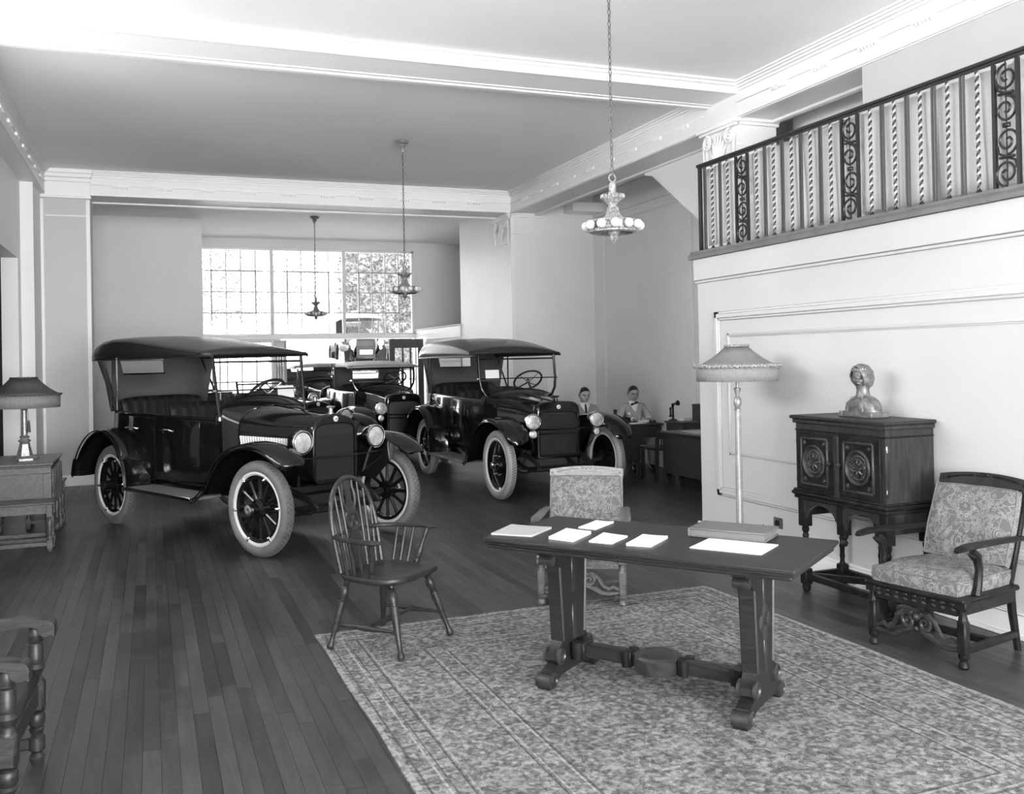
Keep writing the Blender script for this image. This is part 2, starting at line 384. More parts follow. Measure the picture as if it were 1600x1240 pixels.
# ceilings
ce = struct(mb().bb(XL-.2, XA+.2, YF-.2, YB+.3, ZC, ZC+.15).build('ceiling', CEIL, None, 0))
struct(mb().bb(XL-.2, XA+.2, YB+.3, YW+.2, 4.53, 4.7).build('ceiling_back', CEIL, None, 0))
# walls
def wall_holes(axis, c0, c1, a0, a1, z0, z1, holes, name, m=WALL):
    """wall slab along axis ('x' or 'y') with rectangular openings (a, b, za, zb)"""
    b = MB(); cuts = sorted(holes); p = a0
    def put(u, v, za, zb):
        if v-u < 1e-4 or zb-za < 1e-4: return
        if axis == 'y': b.bb(c0, c1, u, v, za, zb)
        else: b.bb(u, v, c0, c1, za, zb)
    for (u, v, za, zb) in cuts:
        put(p, u, z0, z1); put(u, v, z0, za); put(u, v, zb, z1); p = v
    put(p, a1, z0, z1)
    return struct(b.build(name, m, None, 0))
wall_holes('y', XL-.2, XL, YF-.2, YW+.2, 0, ZC, [(-5.2, -.8, .85, 3.75), (5.0, 9.4, 2.8, 3.8), (10.2, 13.9, 0, 3.2)], 'wall_left')  # high opening added for the fill light, wide one for the dark box
# added unseen dark box behind a left-wall opening, keeps car reflections dark
struct(mb().bb(-4.2, -4.1, 9.5, 14.3, 0, 3.3).build('wall_added_dark_box', mat('dark_box_lining', .03, .7), None, 0))
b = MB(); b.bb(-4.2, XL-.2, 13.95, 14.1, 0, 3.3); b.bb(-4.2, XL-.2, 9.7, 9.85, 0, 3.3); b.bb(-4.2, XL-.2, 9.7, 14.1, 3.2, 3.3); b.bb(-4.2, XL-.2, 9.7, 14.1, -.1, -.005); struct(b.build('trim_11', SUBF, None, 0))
wall_holes('x', YF-.2, YF, XL, XA+.2, 0, ZC, [(-1.5, 4.8, .4, 3.85)], 'wall_front')
# balcony wall
wr = struct(mb().bb(XR, XR+.16, YF, 7.66, 0, 2.66).build('wall_right', WALLR, None, 0))
mb().bb(XR-.03, XR, YF, 7.69, 2.45, 2.655, .006).build('fascia', WALLR, wr)
mb().bb(XR-.018, XR, YF, 7.675, 2.425, 2.45, .004).build('fascia_bead', WALLR, wr)
def frame_moulding(b, x, y0, y1, z0, z1, w_, t):
    """picture-frame moulding on a wall facing -x"""
    for (a, c_) in (((y0, z0), (y1, z0)), ((y1, z0), (y1, z1)), ((y1, z1), (y0, z1)), ((y0, z1), (y0, z0))):
        hz = a[1] == c_[1]
        for (ww, tt) in ((w_, t*.55), (w_*.5, t)):
            if hz: b.bb(x-tt, x, y0-ww/2, y1+ww/2, a[1]-ww/2, a[1]+ww/2, .006)
            else: b.bb(x-tt, x, a[0]-ww/2, a[0]+ww/2, z0-ww/2, z1+ww/2, .006)
b = mb(); frame_moulding(b, XR, 1.6, 7.34, .50, 2.10, .085, .028); b.build('outer_panel_moulding', WALLR, wr)
b = mb(); frame_moulding(b, XR, 1.85, 7.17, .86, 1.92, .035, .013); b.build('inner_panel_moulding', WALLR, wr)
b = mb(); b.bb(XR-.022, XR, YF, 7.69, 0, .15, .004); b.bb(XR-.03, XR, YF, 7.70, 0, .03, .004); b.bb(XR-.03, XR, YF, 7.70, .15, .17, .005)
struct(b.build('baseboard_right', TRIM))
# mezzanine floor and dark sill under the railing
struct(mb().bb(XR+.16, XA, YF, 7.66, 2.5, 2.66).build('floor_mezzanine', WALLG, None, 0))
b = mb(); b.prism([(-.055, 0), (-.055, .03), (-.045, .045), (-.03, .055), (-.03, .075), (.12, .075), (.12, 0)], YF, 7.74, Matrix(((1, 0, 0, XR), (0, 0, 1, 0), (0, 1, 0, 2.655), (0, 0, 0, 1))))
struct(b.build('trim_1', SILLM, None, 30))
# ---------------------------------------------------------------- beams, friezes
def frieze(b, dn, p0, p1, face_, zc=ZC, zb=ZB, pitch=.62, first=.3, ax='y', dent=True):
    """mouldings on a beam face: face_ is the plane coordinate, dn (+1/-1) the way it looks"""
    def bx(t, a, c_, za, zb_):
        lo, hi = sorted((face_, face_+dn*t))
        if ax == 'y': b.bb(lo, hi, a, c_, za, zb_, .004)
        else: b.bb(a, c_, lo, hi, za, zb_, .004)
    for (t, za, zz) in ((.075, zc-.022, zc), (.055, zc-.045, zc-.022), (.035, zc-.07, zc-.045), (.015, zc-.10, zc-.07), (.016, zb+.155, zb+.175), (.012, zb, zb+.035)): bx(t, p0, p1, za, zz)
    if dent:
        y = p0+first
        while y+.26 < p1:
            bx(.026, y, y+.24, zb+.14, zb+.156)
            for k in range(6): bx(.03, y+.006+k*.04, y+.03+k*.04, zb+.115, zb+.14)
            y += pitch
bm_ = struct(mb().bb(XP, 6.38, YF, YB+.6, ZB, ZC).build('trim_2', WALL, None, 0))
b = MB(); frieze(b, -1, YF, 8.40, XP); frieze(b, -1, 9.05, YB, XP); stuff(b.build('frieze_moulding', TRIM, bm_))
mb().bb(6.30, 6.38, YF, YB, ZB-.03, ZB, .008).build('soffit_bead', TRIM, bm_)
mb().bb(XP+.0, XP+.06, YF, YB, ZB-.012, ZB, .004).build('soffit_bead', TRIM, bm_)
bb_ = struct(mb().bb(XL, XP, YB, YB+.62, ZB, ZC).build('trim_3', WALL, None, 0))
b = MB(); frieze(b, -1, -.80, XP, YB, ax='x'); stuff(b.build('frieze_moulding', TRIM, bb_))
mb().bb(-.8, XP, YB+.54, YB+.62, ZB-.03, ZB, .008).build('soffit_bead', TRIM, bb_)
bl_ = struct(mb().bb(XL, -1.40, YF, YB, ZB, ZC).build('trim_4', WALL, None, 0))
b = MB(); frieze(b, 1, YF, YB-.1, -1.40); stuff(b.build('frieze_moulding', TRIM, bl_))
cb = struct(mb().bb(-1.40, XP, 8.42, 9.02, ZC-.12, ZC).build('trim_5', CEIL, None, 0))
b = MB()
for (ya, yb, za, zz) in ((8.30, 8.42, ZC-.025, ZC), (8.34, 8.42, ZC-.05, ZC-.025), (8.38, 8.42, ZC-.125, ZC-.05), (9.02, 9.06, ZC-.125, ZC-.05), (9.02, 9.10, ZC-.05, ZC-.025), (9.02, 9.14, ZC-.025, ZC)): b.bb(-1.40, XP, ya, yb, za, zz, .006)
b.bb(-1.40, XP, 8.92, 9.00, ZC-.145, ZC-.12, .008); b.bb(-1.40, XP, 8.86, 8.92, ZC-.13, ZC-.12, .004)
b.build('beam_moulding', TRIM, cb)
# ---------------------------------------------------------------- pilasters
def capital(par, x0, x1, y, z, dn):
    """scrolled capital with a palmette on a pilaster face looking along -x"""
    b = MB(); ym = (x0+x1)/2
    b.bb(y-.07, y+.02, x0-.06, x1+.06, z-.05, z, .008); b.bb(y-.05, y+.02, x0-.03, x1+.03, z-.08, z-.05, .006)
    for s_, yc in ((-1, x0+.10), (1, x1-.10)):
        pts = []
        for i in range(26):
            a = i/25*2.2*2*pi; r = .085*(1-i/28)
            pts.append((y-.03, yc+s_*r*cos(a+pi/2)*1.0, z-.17+r*sin(a+pi/2)))
        b.path(pts, .014, 6)
        b.path([(y-.02, yc+s_*.085, z-.17), (y-.02, yc+s_*.07, z-.35), (y-.02, yc+s_*.05, z-.48)], .012, 6)
    for k in range(-3, 4):
        a = radians(k*17); b.path([(y-.01, ym, z-.44), (y-.035, ym+.10*sin(a), z-.44+.16*cos(a)), (y-.02, ym+.2*sin(a), z-.44+.31*cos(a))], [.012, .026, .008], 6)
    b.bb(y-.018, y+.01, x0+.05, x0+.07, z-.5, z-.1, .003); b.bb(y-.018, y+.01, x1-.07, x1-.05, z-.5, z-.1, .003); b.bb(y-.018, y+.01, x0+.05, x1-.05, z-.52, z-.5, .003)
    return b.build('capital', TRIM, par)
p = struct(mb().bb(XP, 6.38, 8.42, 9.05, 0, ZB).build('trim_6', WALL, None, 0)); capital(p, 8.42, 9.05, XP, ZB, -1)
b = MB()
for (t, za, zz) in ((.05, 4.235, 4.27), (.03, 4.20, 4.235), (.012, 3.98, 4.0)): b.bb(XP-.01, 6.40, 8.42-t, 8.42, za, zz, .005)
b.build('cap_moulding', TRIM, p)
p = struct(mb().bb(XP, 6.46, YB, 16.0, 0, ZB).build('trim_7', WALL, None, 0)); capital(p, 15.2, 15.95, XP, ZB, -1)
b = MB(); b.bb(XP-.0, 6.48, YB-.05, YB, 4.235, ZB, .005); b.bb(XP, 6.47, YB-.03, YB, 4.20, 4.235, .005); b.bb(XP, 6.465, YB-.01, YB, 3.90, 3.92, .003); b.bb(XP-.01, XP+.05, YB-.01, YB, 0, 4.2, .003)
b.build('cap_moulding', TRIM, p)
p = struct(mb().bb(XL, -.80, YB, 15.75, 0, ZB).build('trim_8', WALLR, None, 0))
b = MB()
for (t, za, zz) in ((.09, 4.58, ZC), (.07, 4.52, 4.58), (.03, 4.46, 4.52), (.02, 4.235, 4.46), (.05, 4.215, 4.25)): b.bb(-1.46, -.80+t*.4, YB-t, YB, za, zz, .006)
b.bb(-1.47, -1.42, YB-.02, YB, 0, 4.2, .004); b.bb(-.86, -.80, YB-.02, YB, .16, 4.2, .004); b.bb(-1.40, -.86, YB-.012, YB, 3.95, 3.97, .003)
b.build('pilaster_moulding', TRIM, p)
b = mb(); b.bb(-1.5, -.79, YB-.03, YB, 0, .16, .005); struct(b.build('baseboard_pilaster', TRIM))
p = struct(mb().bb(XL, -1.46, 14.2, YB, 0, ZB).build('trim_9', WALL, None, 0))
# ---------------------------------------------------------------- back bay
struct(mb().bb(XL, .95, 18.8, YW+.2, 0, 4.53).build('wall_back_left', WALLG, None, 0))
struct(mb().bb(XP+.03, 6.35, 16.0, 18.1, 0, 4.53).build('wall_back_right', WALL, None, 0))
# low wall of siding with a sloping-looking cap, in front of the recess beside the window
kw = struct(mb().bb(5.90, 6.02, 18.1, YW, 0, 2.2).build('wall_low', WALL, None, 0))
mb().bb(5.87, 6.03, 18.08, YW, 2.20, 2.44, .006).build('fascia', TRIM, kw); mb().bb(5.84, 6.06, 18.06, YW, 2.44, 2.47, .008).build('cap_rail', WALLG, kw)
for k in range(9): mb().bb(5.875, 5.90, 18.1, YW, .06+k*.236, .06+k*.236+.228, .006).build('siding_board', WALLG, kw)
struct(mb().bb(XA-.1, XA+.1, YB+.05, YW+.1, 0, 4.53).build('wall_recess_right', WALLG, None, 0))
# window wall
wb = wall_holes('x', YW, YW+.22, .95, XA+.2, 0, 4.53, [(.95, 5.85, 0, 4.32)], 'wall_back', WALLG)
lint = struct(mb().bb(.95, 5.88, YW-.02, YW+.2, 2.27, 2.36, .006).build('trim_10', TRIM))
mb().bb(.95, 5.88, YW-.06, YW, 2.34, 2.37, .006).build('sill', TRIM, lint)
win = thing('window_1', 'x', 'window'); del win['label']; del win['category']; struct(win)
b = MB(); b.bb(.95, 5.85, YW+.02, YW+.12, 4.27, 4.32, .006); b.bb(5.80, 5.85, YW+.02, YW+.12, 2.36, 4.32, .006); b.bb(.95, 5.85, YW+.02, YW+.12, 2.36, 2.40, .006); b.bb(.93, .98, YW+.02, YW+.12, 2.36, 4.32, .006)
b.build('window_frame', TRIM, win)
PANE = {}
def pane(par, x0, x1, y, z0, z1, name='pane', m=None):
    key = (round(x1-x0, 3), round(z1-z0, 3))
    if key not in PANE: PANE[key] = mb().box((0, 0, 0), (key[0], .006, key[1])).mesh('pane', GLASS, 0)
    o = link(name, PANE[key], par); o.location = ((x0+x1)/2, y, (z0+z1)/2); return o
secs = [(.955, 2.53), (2.60, 4.155), (4.225, 5.80)]
for (a, c_) in ((2.53, 2.60), (4.155, 4.225)): mb().bb(a, c_, YW+.0, YW+.12, 2.37, 4.30, .008).build('mullion', WALLG, win)
zr = [2.40+i*(4.27-2.40)/4 for i in range(5)]
for (a, c_) in secs:
    xs = [a+i*(c_-a)/5 for i in range(6)]
    for xx in xs[1:-1]: mb().bb(xx-.009, xx+.009, YW+.055, YW+.085, 2.40, 4.27).build('muntin', SASH, win)
    for zz in zr[1:-1]: mb().bb(a, c_, YW+.055, YW+.085, zz-.009, zz+.009).build('muntin', SASH, win)
    for i in range(5):
        for j in range(4): pane(win, xs[i]+.006, xs[i+1]-.006, YW+.07, zr[j]+.006, zr[j+1]-.006)
    b = MB(); x0, x1, z0, z1 = xs[1], xs[4], zr[1], zr[3]; t = .015
    b.bb(x0-t, x0+t, YW+.03, YW+.1, z0, z1); b.bb(x1-t, x1+t, YW+.03, YW+.1, z0, z1); b.bb(x0-t, x1+t, YW+.03, YW+.1, z0-t, z0+t); b.bb(x0-t, x1+t, YW+.03, YW+.1, z1-t, z1+t)
    b.build('vent_sash', SASH, win)
    xm = (xs[2]+xs[3])/2+.08
    b = MB(); b.tube((xm, YW+.02, z0), (xm+(.22 if a < 1 else .02), YW-.05, 2.38), .009); b.box((xm, YW+.02, z0+.02), (.1, .03, .05)); b.build('stay_rod', WALLG, win)
# side light below the window, left of the doorway
sl = thing('window_2', 'x', 'window'); del sl['label']; del sl['category']; struct(sl)
b = MB(); b.bb(.95, 2.75, YW+.02, YW+.12, 2.2, 2.27, .005); b.bb(2.53, 2.60, YW+.0, YW+.14, 0, 2.27, .006); b.bb(.95, 2.6, YW+.02, YW+.12, 0, .5, .005); b.build('window_frame', WALLG, sl)
xs = [.955+i*.315 for i in range(6)]
for xx in xs[1:-1]: mb().bb(xx-.012, xx+.012, YW+.05, YW+.09, .5, 2.2).build('muntin', WALLG, sl)
mb().bb(.955, 2.53, YW+.05, YW+.09, 1.32, 1.35).build('muntin', WALLG, sl)
for i in range(5):
    for (za, zz) in ((.5, 1.32), (1.35, 2.2)): pane(sl, xs[i]+.012, xs[i+1]-.012, YW+.07, za, zz)
# doors: left leaf folded open almost edge-on, right leaf standing open
def door_leaf(name, loc, rz, w_, m, slats=False):
    d = thing(name, 'x', 'door', loc, rz); del d['label']; del d['category']; struct(d)
    b = MB(); h = 2.22; t = .05
    b.bb(0, .13, -t/2, t/2, 0, h, .006); b.bb(w_-.13, w_, -t/2, t/2, 0, h, .006); b.bb(.13, w_-.13, -t/2, t/2, h-.2, h, .006); b.bb(.13, w_-.13, -t/2, t/2, .75, .95, .006); b.bb(.13, w_-.13, -t/2, t/2, 0, .25, .006)
    b.build('door_frame', m, d)
    mb().bb(.12, w_-.12, -.012, .012, .24, .76).build('door_panel', m, d)
    n = 3; ww = (w_-.26)/n
    for k in range(1, n): mb().bb(.13+k*ww-.02, .13+k*ww+.02, -.02, .02, .95, h-.2).build('muntin', m, d)
    for k in range(n): pane(d, .13+k*ww+.01, .13+(k+1)*ww-.01, 0, .95, h-.2)
    return d
DOORG = mat('dark_green_grey_door_paint', .075, .5); DOORP = mat('weathered_door_paint', .42, .6)
door_leaf('door_1', (5.83, 20.72, .01), radians(181), .80, DOORG)
door_leaf('door_2', (2.60, YW-.08, .01), radians(-81), .8, DOORP)
# ---------------------------------------------------------------- aisle on the right
wa = struct(mb().bb(6.46, XA+.2, YB+.05, YB+.3, 0, ZC).build('wall_aisle_back', WALL, None, 0))
b = MB(); b.bb(6.9, 7.56, YB-.35, YB+.05, 4.30, 4.46, .01); b.build('beam_end', TRIM, wa)
war = struct(mb().bb(XA-.22, XA+.2, YF, YB+.05, 0, ZC).build('wall_aisle_right', WALL, None, 0))
b = MB(); frame_moulding(b, XA-.22, 11.9, 14.75, .5, 4.1, .07, .03); b.build('panel_moulding', TRIM, war)
b = MB(); b.bb(XA-.25, XA-.22, YF, YB, 4.22, 4.26, .006); b.bb(XA-.24, XA-.22, YF, YB, 4.08, 4.1, .004); b.build('picture_rail', WALLG, war)
b = MB(); b.bb(XA-.245, XA-.22, 7.66, YB, 0, .16, .004); b.bb(6.46, XA-.22, YB+.02, YB+.05, 0, .16, .004); struct(b.build('baseboard_aisle', TRIM))
# stair string under the beam, cut on a slope
b = MB(); b.prism([(11.25, ZB), (11.25, 4.21), (11.05, 4.17), (9.80, 3.33), (8.6, 2.5), (7.66, 2.5), (7.66, 2.66), (9.05, 2.66), (9.05, ZB)], 6.34, 6.46, YZ)
struct(b.build('wall_stair', WALL, None, 0))
b = MB(); b.prism([(11.05, 4.21), (9.80, 3.37), (8.6, 2.54), (8.6, 2.42), (9.80, 3.25), (11.05, 4.09)], 6.46, XA-.22, YZ); struct(b.build('ceiling_stair', WALLG, None, 0))
# mezzanine walls
wm = struct(mb().bb(XP+.02, 6.3, YF, 6.55, 2.66, ZB).build('wall_mezzanine', WALLR, None, 0))
b = MB(); frame_moulding(b, XP+.02, 1.5, 6.3, 2.9, 3.72, .05, .02); b.build('panel_moulding', TRIM, wm)
wm2 = struct(mb().bb(6.75, 6.9, 6.0, 8.6, 2.66, ZC).build('wall_mezzanine_recess', WALLG, None, 0))
b = MB(); b.bb(6.70, 6.75, 6.0, 8.6, 4.14, 4.2, .008); b.bb(6.72, 6.75, 6.0, 8.6, 4.05, 4.08, .005); b.build('cornice', TRIM, wm2)
# wall outlet behind the lamp
out = thing('wall_outlet', 'dark metal wall outlet with a plug in it, low on the white panelled wall', 'outlet', (XR-.001, 6.5, .335))
mb().bb(-.008, 0, -.06, .06, -.045, .045, .004).build('cover_plate', BRONZE, out)
b = MB(); b.lathe([(.026, 0), (.026, .012), (.018, .014), (.018, .006)], 12, Matrix.Rotation(radians(-90), 4, 'Y') @ Matrix.Translation((0, 0, .008))); b.build('socket', BLK, out)
# ---------------------------------------------------------------- outside
gr = MB(); gr.grid([[(-12, YW+.2, -.02), (30, YW+.2, -.02)], [(-12, 23.8, .0), (30, 23.8, .0)], [(-12, 28.6, 1.34), (30, 28.6, 1.34)], [(-12, 33, 1.34), (30, 33, 1.34)], [(-12, 60, 1.6), (30, 60, 1.6)]])
struct(gr.build('ground_outside', SKYL, None, 0))
iv = thing('ivy_covered_wall', 'pale building wall covered in climbing ivy, beyond the right of the back window', 'building', (6.55, 35, 1.2), radians(4))
mb().bb(0, 12, 0, .4, -1.5, 9).build('wall', BRICK, iv, 0)
r = random.Random(11); b = MB()
for k in range(15000):
    x_, z_ = r.uniform(0.0, 9), r.uniform(-.3, 8.5)
    if x_ < .25 and r.random() < .5: continue
    s_ = r.uniform(.03, .075); y_ = r.uniform(-.26, -.02); a = r.uniform(0, 6.28); t = Vector((r.uniform(-.6, .6), -1, r.uniform(-.1, .9))).normalized()
    u = t.orthogonal().normalized(); v_ = t.cross(u); u, v_ = u*cos(a)+v_*sin(a), v_*cos(a)-u*sin(a); c_ = Vector((x_, y_, z_))
    b.add([c_-u*s_, c_+v_*s_*.7, c_+u*s_*1.1, c_-v_*s_*.7], [(0, 1, 2, 3)])
stuff(b.build('ivy_leaf', LEAF, iv, 0))
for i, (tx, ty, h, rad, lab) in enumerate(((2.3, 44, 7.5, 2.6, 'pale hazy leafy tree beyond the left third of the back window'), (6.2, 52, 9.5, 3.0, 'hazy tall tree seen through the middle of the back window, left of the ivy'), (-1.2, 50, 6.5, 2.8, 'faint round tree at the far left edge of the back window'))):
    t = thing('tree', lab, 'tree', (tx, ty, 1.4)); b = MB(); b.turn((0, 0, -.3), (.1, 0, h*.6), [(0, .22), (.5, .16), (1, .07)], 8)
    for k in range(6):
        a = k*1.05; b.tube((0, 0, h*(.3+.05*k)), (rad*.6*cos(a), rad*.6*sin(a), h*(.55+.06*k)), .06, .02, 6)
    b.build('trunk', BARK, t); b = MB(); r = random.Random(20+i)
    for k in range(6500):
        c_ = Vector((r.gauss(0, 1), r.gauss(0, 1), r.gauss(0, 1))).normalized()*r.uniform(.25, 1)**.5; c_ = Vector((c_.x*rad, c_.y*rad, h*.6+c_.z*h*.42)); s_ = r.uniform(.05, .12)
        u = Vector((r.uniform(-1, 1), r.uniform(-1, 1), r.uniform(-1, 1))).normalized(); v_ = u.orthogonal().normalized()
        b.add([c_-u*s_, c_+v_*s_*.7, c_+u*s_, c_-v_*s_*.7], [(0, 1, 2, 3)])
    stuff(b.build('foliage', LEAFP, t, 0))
# ================================================================== MOTOR CARS
# car axes: +x to the front, +y to the driver's (left) side, z up; origin on the floor under the front axle
WC = {}
RX = Matrix.Rotation(radians(90), 4, 'X')        # lathe axis z -> -y (outer face of a right-hand wheel)
def tyre_mesh(kind):
    rows = []; nt, np_ = (96, 24) if kind == 'diamond' else (72, 14)
    for i in range(nt):
        th = 2*pi*i/nt; row = []
        for k in range(np_):
            ph = 2*pi*k/np_; r = .058
            if abs(cos(ph)-.62) < .12: r += .0015
            R = .374+r*cos(ph)*.97; row.append((R*cos(th), r*1.02*sin(ph), R*sin(th)))
        rows.append(row)
    return MB().grid(rows, True, True)
def wheel_parts(style, near):
    key = (style, near)
    if key in WC: return WC[key]
    P = []
    b = MB(); b.grid([[Vector((r*cos(2*pi*k/48), -z, r*sin(2*pi*k/48))) for k in range(48)] for r, z in ((.322, -.05), (.338, -.046), (.338, .046), (.322, .05), (.306, .038), (.306, -.038))], True, True)
    rim = b.mesh('wheel', RIMW)
    P.append(('tyre', tyre_mesh('diamond' if style == 'A' and near else 'plain').mesh('tyre', TYRE if style == 'A' else TYREW, 60)))
    if style == 'A' and near:
        def tp(th, ph, e=0): R = .374+(.058+e)*cos(ph)*.97; return Vector((R*cos(th), (.058+e)*1.02*sin(ph), R*sin(th)))
        P.append(('tread', MB().grid([[tp(2*pi*i/96, p, .0012) for p in (-.95, -.7, -.4, -.13, .13, .4, .7, .95)] for i in range(96)], False, True).mesh('tread', TREAD)))
        b = MB(); N_ = 58
        for i in range(N_):
            for s_ in (-1, 1):
                q = [(2*pi*(i+s_*2.2*k/8)/N_*1.0, -.92+1.84*(k+4)/8) for k in range(-4, 5)]; w_ = .0042/.43
                b.grid([[tp(t_-w_, p, .0018), tp(t_-w_*.6, p, .0045), tp(t_+w_*.6, p, .0045), tp(t_+w_, p, .0018)] for t_, p in q])
        P.append(('tread_rib', b.mesh('tread_rib', TYRE)))
    if style == 'B' and near:
        b = MB()
        for i in range(84):
            for s_ in (-1, 1):
                th = 2*pi*(i+.25*s_)/84; R = .4315-.0045; Rm = Matrix.Rotation(-th, 3, 'Y')
                b.box(Rm @ Vector((R-.002, s_*.016, 0)), (.012, .009, .016), 0, 0, Rm)
        b.grid([[Vector((r*cos(2*pi*k/72), y, r*sin(2*pi*k/72))) for k in range(72)] for r, y in ((.4315, -.003), (.4315, .003), (.420, .003), (.420, -.003))], True, True)
        P.append(('tread_groove', b.mesh('tread_groove', GROOVE, 0)))
    if style == 'A':
        b = MB(); b.grid([[Vector((r*cos(2*pi*k/48), y, r*sin(2*pi*k/48))) for k in range(48)] for r, y in ((.309, -.034), (.309, .034), (.272, .026), (.272, -.026))], True, True)
        P.append(('felloe', b.mesh('felloe', BLACK)))
        sp = MB().path([(.05, 0, 0), (.10, 0, 0), (.19, 0, 0), (.275, 0, 0)], [.024, .02, .017, .021], 8, flat=.85).mesh('spoke', BLACK)
        for k in range(12): P.append(('spoke', sp, k*pi/6))
        lug = MB().box((.309, -.042, 0), (.05, .022, .026), 0, .004).box((.295, -.056, 0), (.018, .024, .018), 0, .004).mesh('rim_lug', NICKEL)
        for k in range(6): P.append(('rim_lug', lug, k*pi/3+.1))
        hub = [(.0, -.05), (.06, -.05), (.092, -.035), (.092, .034), (.066, .04), (.052, .05), (.052, .10), (.05, .115), (.05, .116), (0, .116), (.052, .142), (.040, .146), (0, .138)]
    else:
        P.append(('wheel_disc', MB().lathe([(.0, .02), (.12, .03), (.20, .012), (.27, .0), (.30, .03), (.312, .032), (.312, -.03), (.2, -.04), (0, -.04)], 48, RX).mesh('wheel_disc', BLACK)))
        b = MB()
        for k in range(6):
            a = k*pi/3; c_ = Vector((.13*cos(a), 0, .13*sin(a))); b.tube(c_+Vector((0, -.02, 0)), c_+Vector((0, -.055, 0)), .012, .009, 6)
        P.append(('wheel_nut', b.mesh('wheel_nut', NICKEL)))
        hub = [(.0, .0), (.075, .02), (.075, .045), (.05, .05), (.042, .06), (.04, .10), (.03, .112), (0, .112)]
    P.append(('hub', MB().lathe(hub[:-3], 20, RX).mesh('hub', BLACK)))
    P.append(('hub_cap', MB().lathe([(0, hub[-3][1]-.03), (hub[-3][0], hub[-3][1]-.03)]+hub[-3:], 16, RX).mesh('hub_cap', NICKEL)))
    WC[key] = (rim, P); return WC[key]
def wheel(par, loc, side, style, near, steer=0):
    rim, P = wheel_parts(style, near)
    w_ = link('wheel', rim, par); w_.location = loc; w_.rotation_euler = (0, 0, (pi if side > 0 else 0)+steer)
    for p in P:
        o = link(p[0], p[1], w_)
        if p[0] in ('wheel_nut', 'tread_groove', 'tread_rib'): stuff(o)
        if len(p) > 2: o.rotation_euler = (0, -p[2], 0)
    return w_
def hsec(x, hw, zt, zs, zb, e=2.0, n=20):
    out = [Vector((x, -hw, zb)), Vector((x, -hw, (zb+zs)/2))]
    for k in range(n+1):
        a = pi-pi*k/n; c_, s_ = cos(a), sin(a)
        out.append(Vector((x, hw*math.copysign(abs(c_)**(2/e), c_), zs+(zt-zs)*abs(s_)**(2/e))))
    return out+[Vector((x, hw, (zb+zs)/2)), Vector((x, hw, zb))]
TUBX = [(-1.02, .535), (-1.3, .575), (-1.7, .615), (-2.1, .64), (-2.6, .64), (-2.95, .625), (-3.2, .585), (-3.36, .50), (-3.45, .36), (-3.48, .18)]
def tubw(x):
    for (a, u), (b_, v_) in zip(TUBX, TUBX[1:]):
        if a >= x >= b_: return u+(v_-u)*(x-a)/(b_-a)
    return .55
def zrail(x): return 1.20+.035*min(1, max(0, (-1.0-x)/2.2))
PROF = ((.50, -.11), (.55, -.05), (.62, -.012), (.75, .008), (.95, .012), (1.12, .0))
def spline(P, m=3):
    out = []
    for i in range(len(P)-1):
        p0, p1, p2, p3 = P[max(0, i-1)], P[i], P[i+1], P[min(len(P)-1, i+2)]
        for k in range(m):
            t = k/m; out.append(tuple(.5*(2*b+(c-a)*t+(2*a-5*b+4*c-d)*t*t+(3*b-a-3*c+d)*t**3) for a, b, c, d in zip(p0, p1, p2, p3)))
    return out+[P[-1]]
def fender(par, pts, yi, yo, name, skirt=None, tipround=True, flare=0):
    pts = spline(pts); b = MB(); rows = []; n = len(pts)
    for i, (x, z) in enumerate(pts):
        a = pts[max(0, i-1)]; c_ = pts[min(n-1, i+1)]; t = Vector((c_[0]-a[0], 0, c_[1]-a[1])).normalized(); nrm = Vector((-t.z, 0, t.x))
        if nrm.z < 0 and i > n*.2 and i < n*.8: nrm = -nrm
        k = 1.0
        if tipround and i >= n-7: k = (.99, .96, .92, .85, .76, .63, .42)[i-(n-7)]
        sg_ = 1 if yo > 0 else -1; yi0 = yi+sg_*flare*min(1, max(0, (x+.35)/.40)); ym = (yi0+yo)/2+.02*sg_; yo_ = ym+(yo-ym)*k; yi_ = ym+(yi0-ym)*k
        prof = ((0, -.012), (.12, .002), (.35, .016), (.6, .018), (.82, .008), (.95, -.012), (1.0, -.045), (.985, -.05), (.93, -.022), (.6, .004), (.3, .0), (.0, -.024))
        rows.append([Vector((x, yi_+(yo_-yi_)*u, z))+nrm*h for u, h in prof])
    b.grid(rows, True, False, True)
    return b.build(name, BLACK, par, 50)
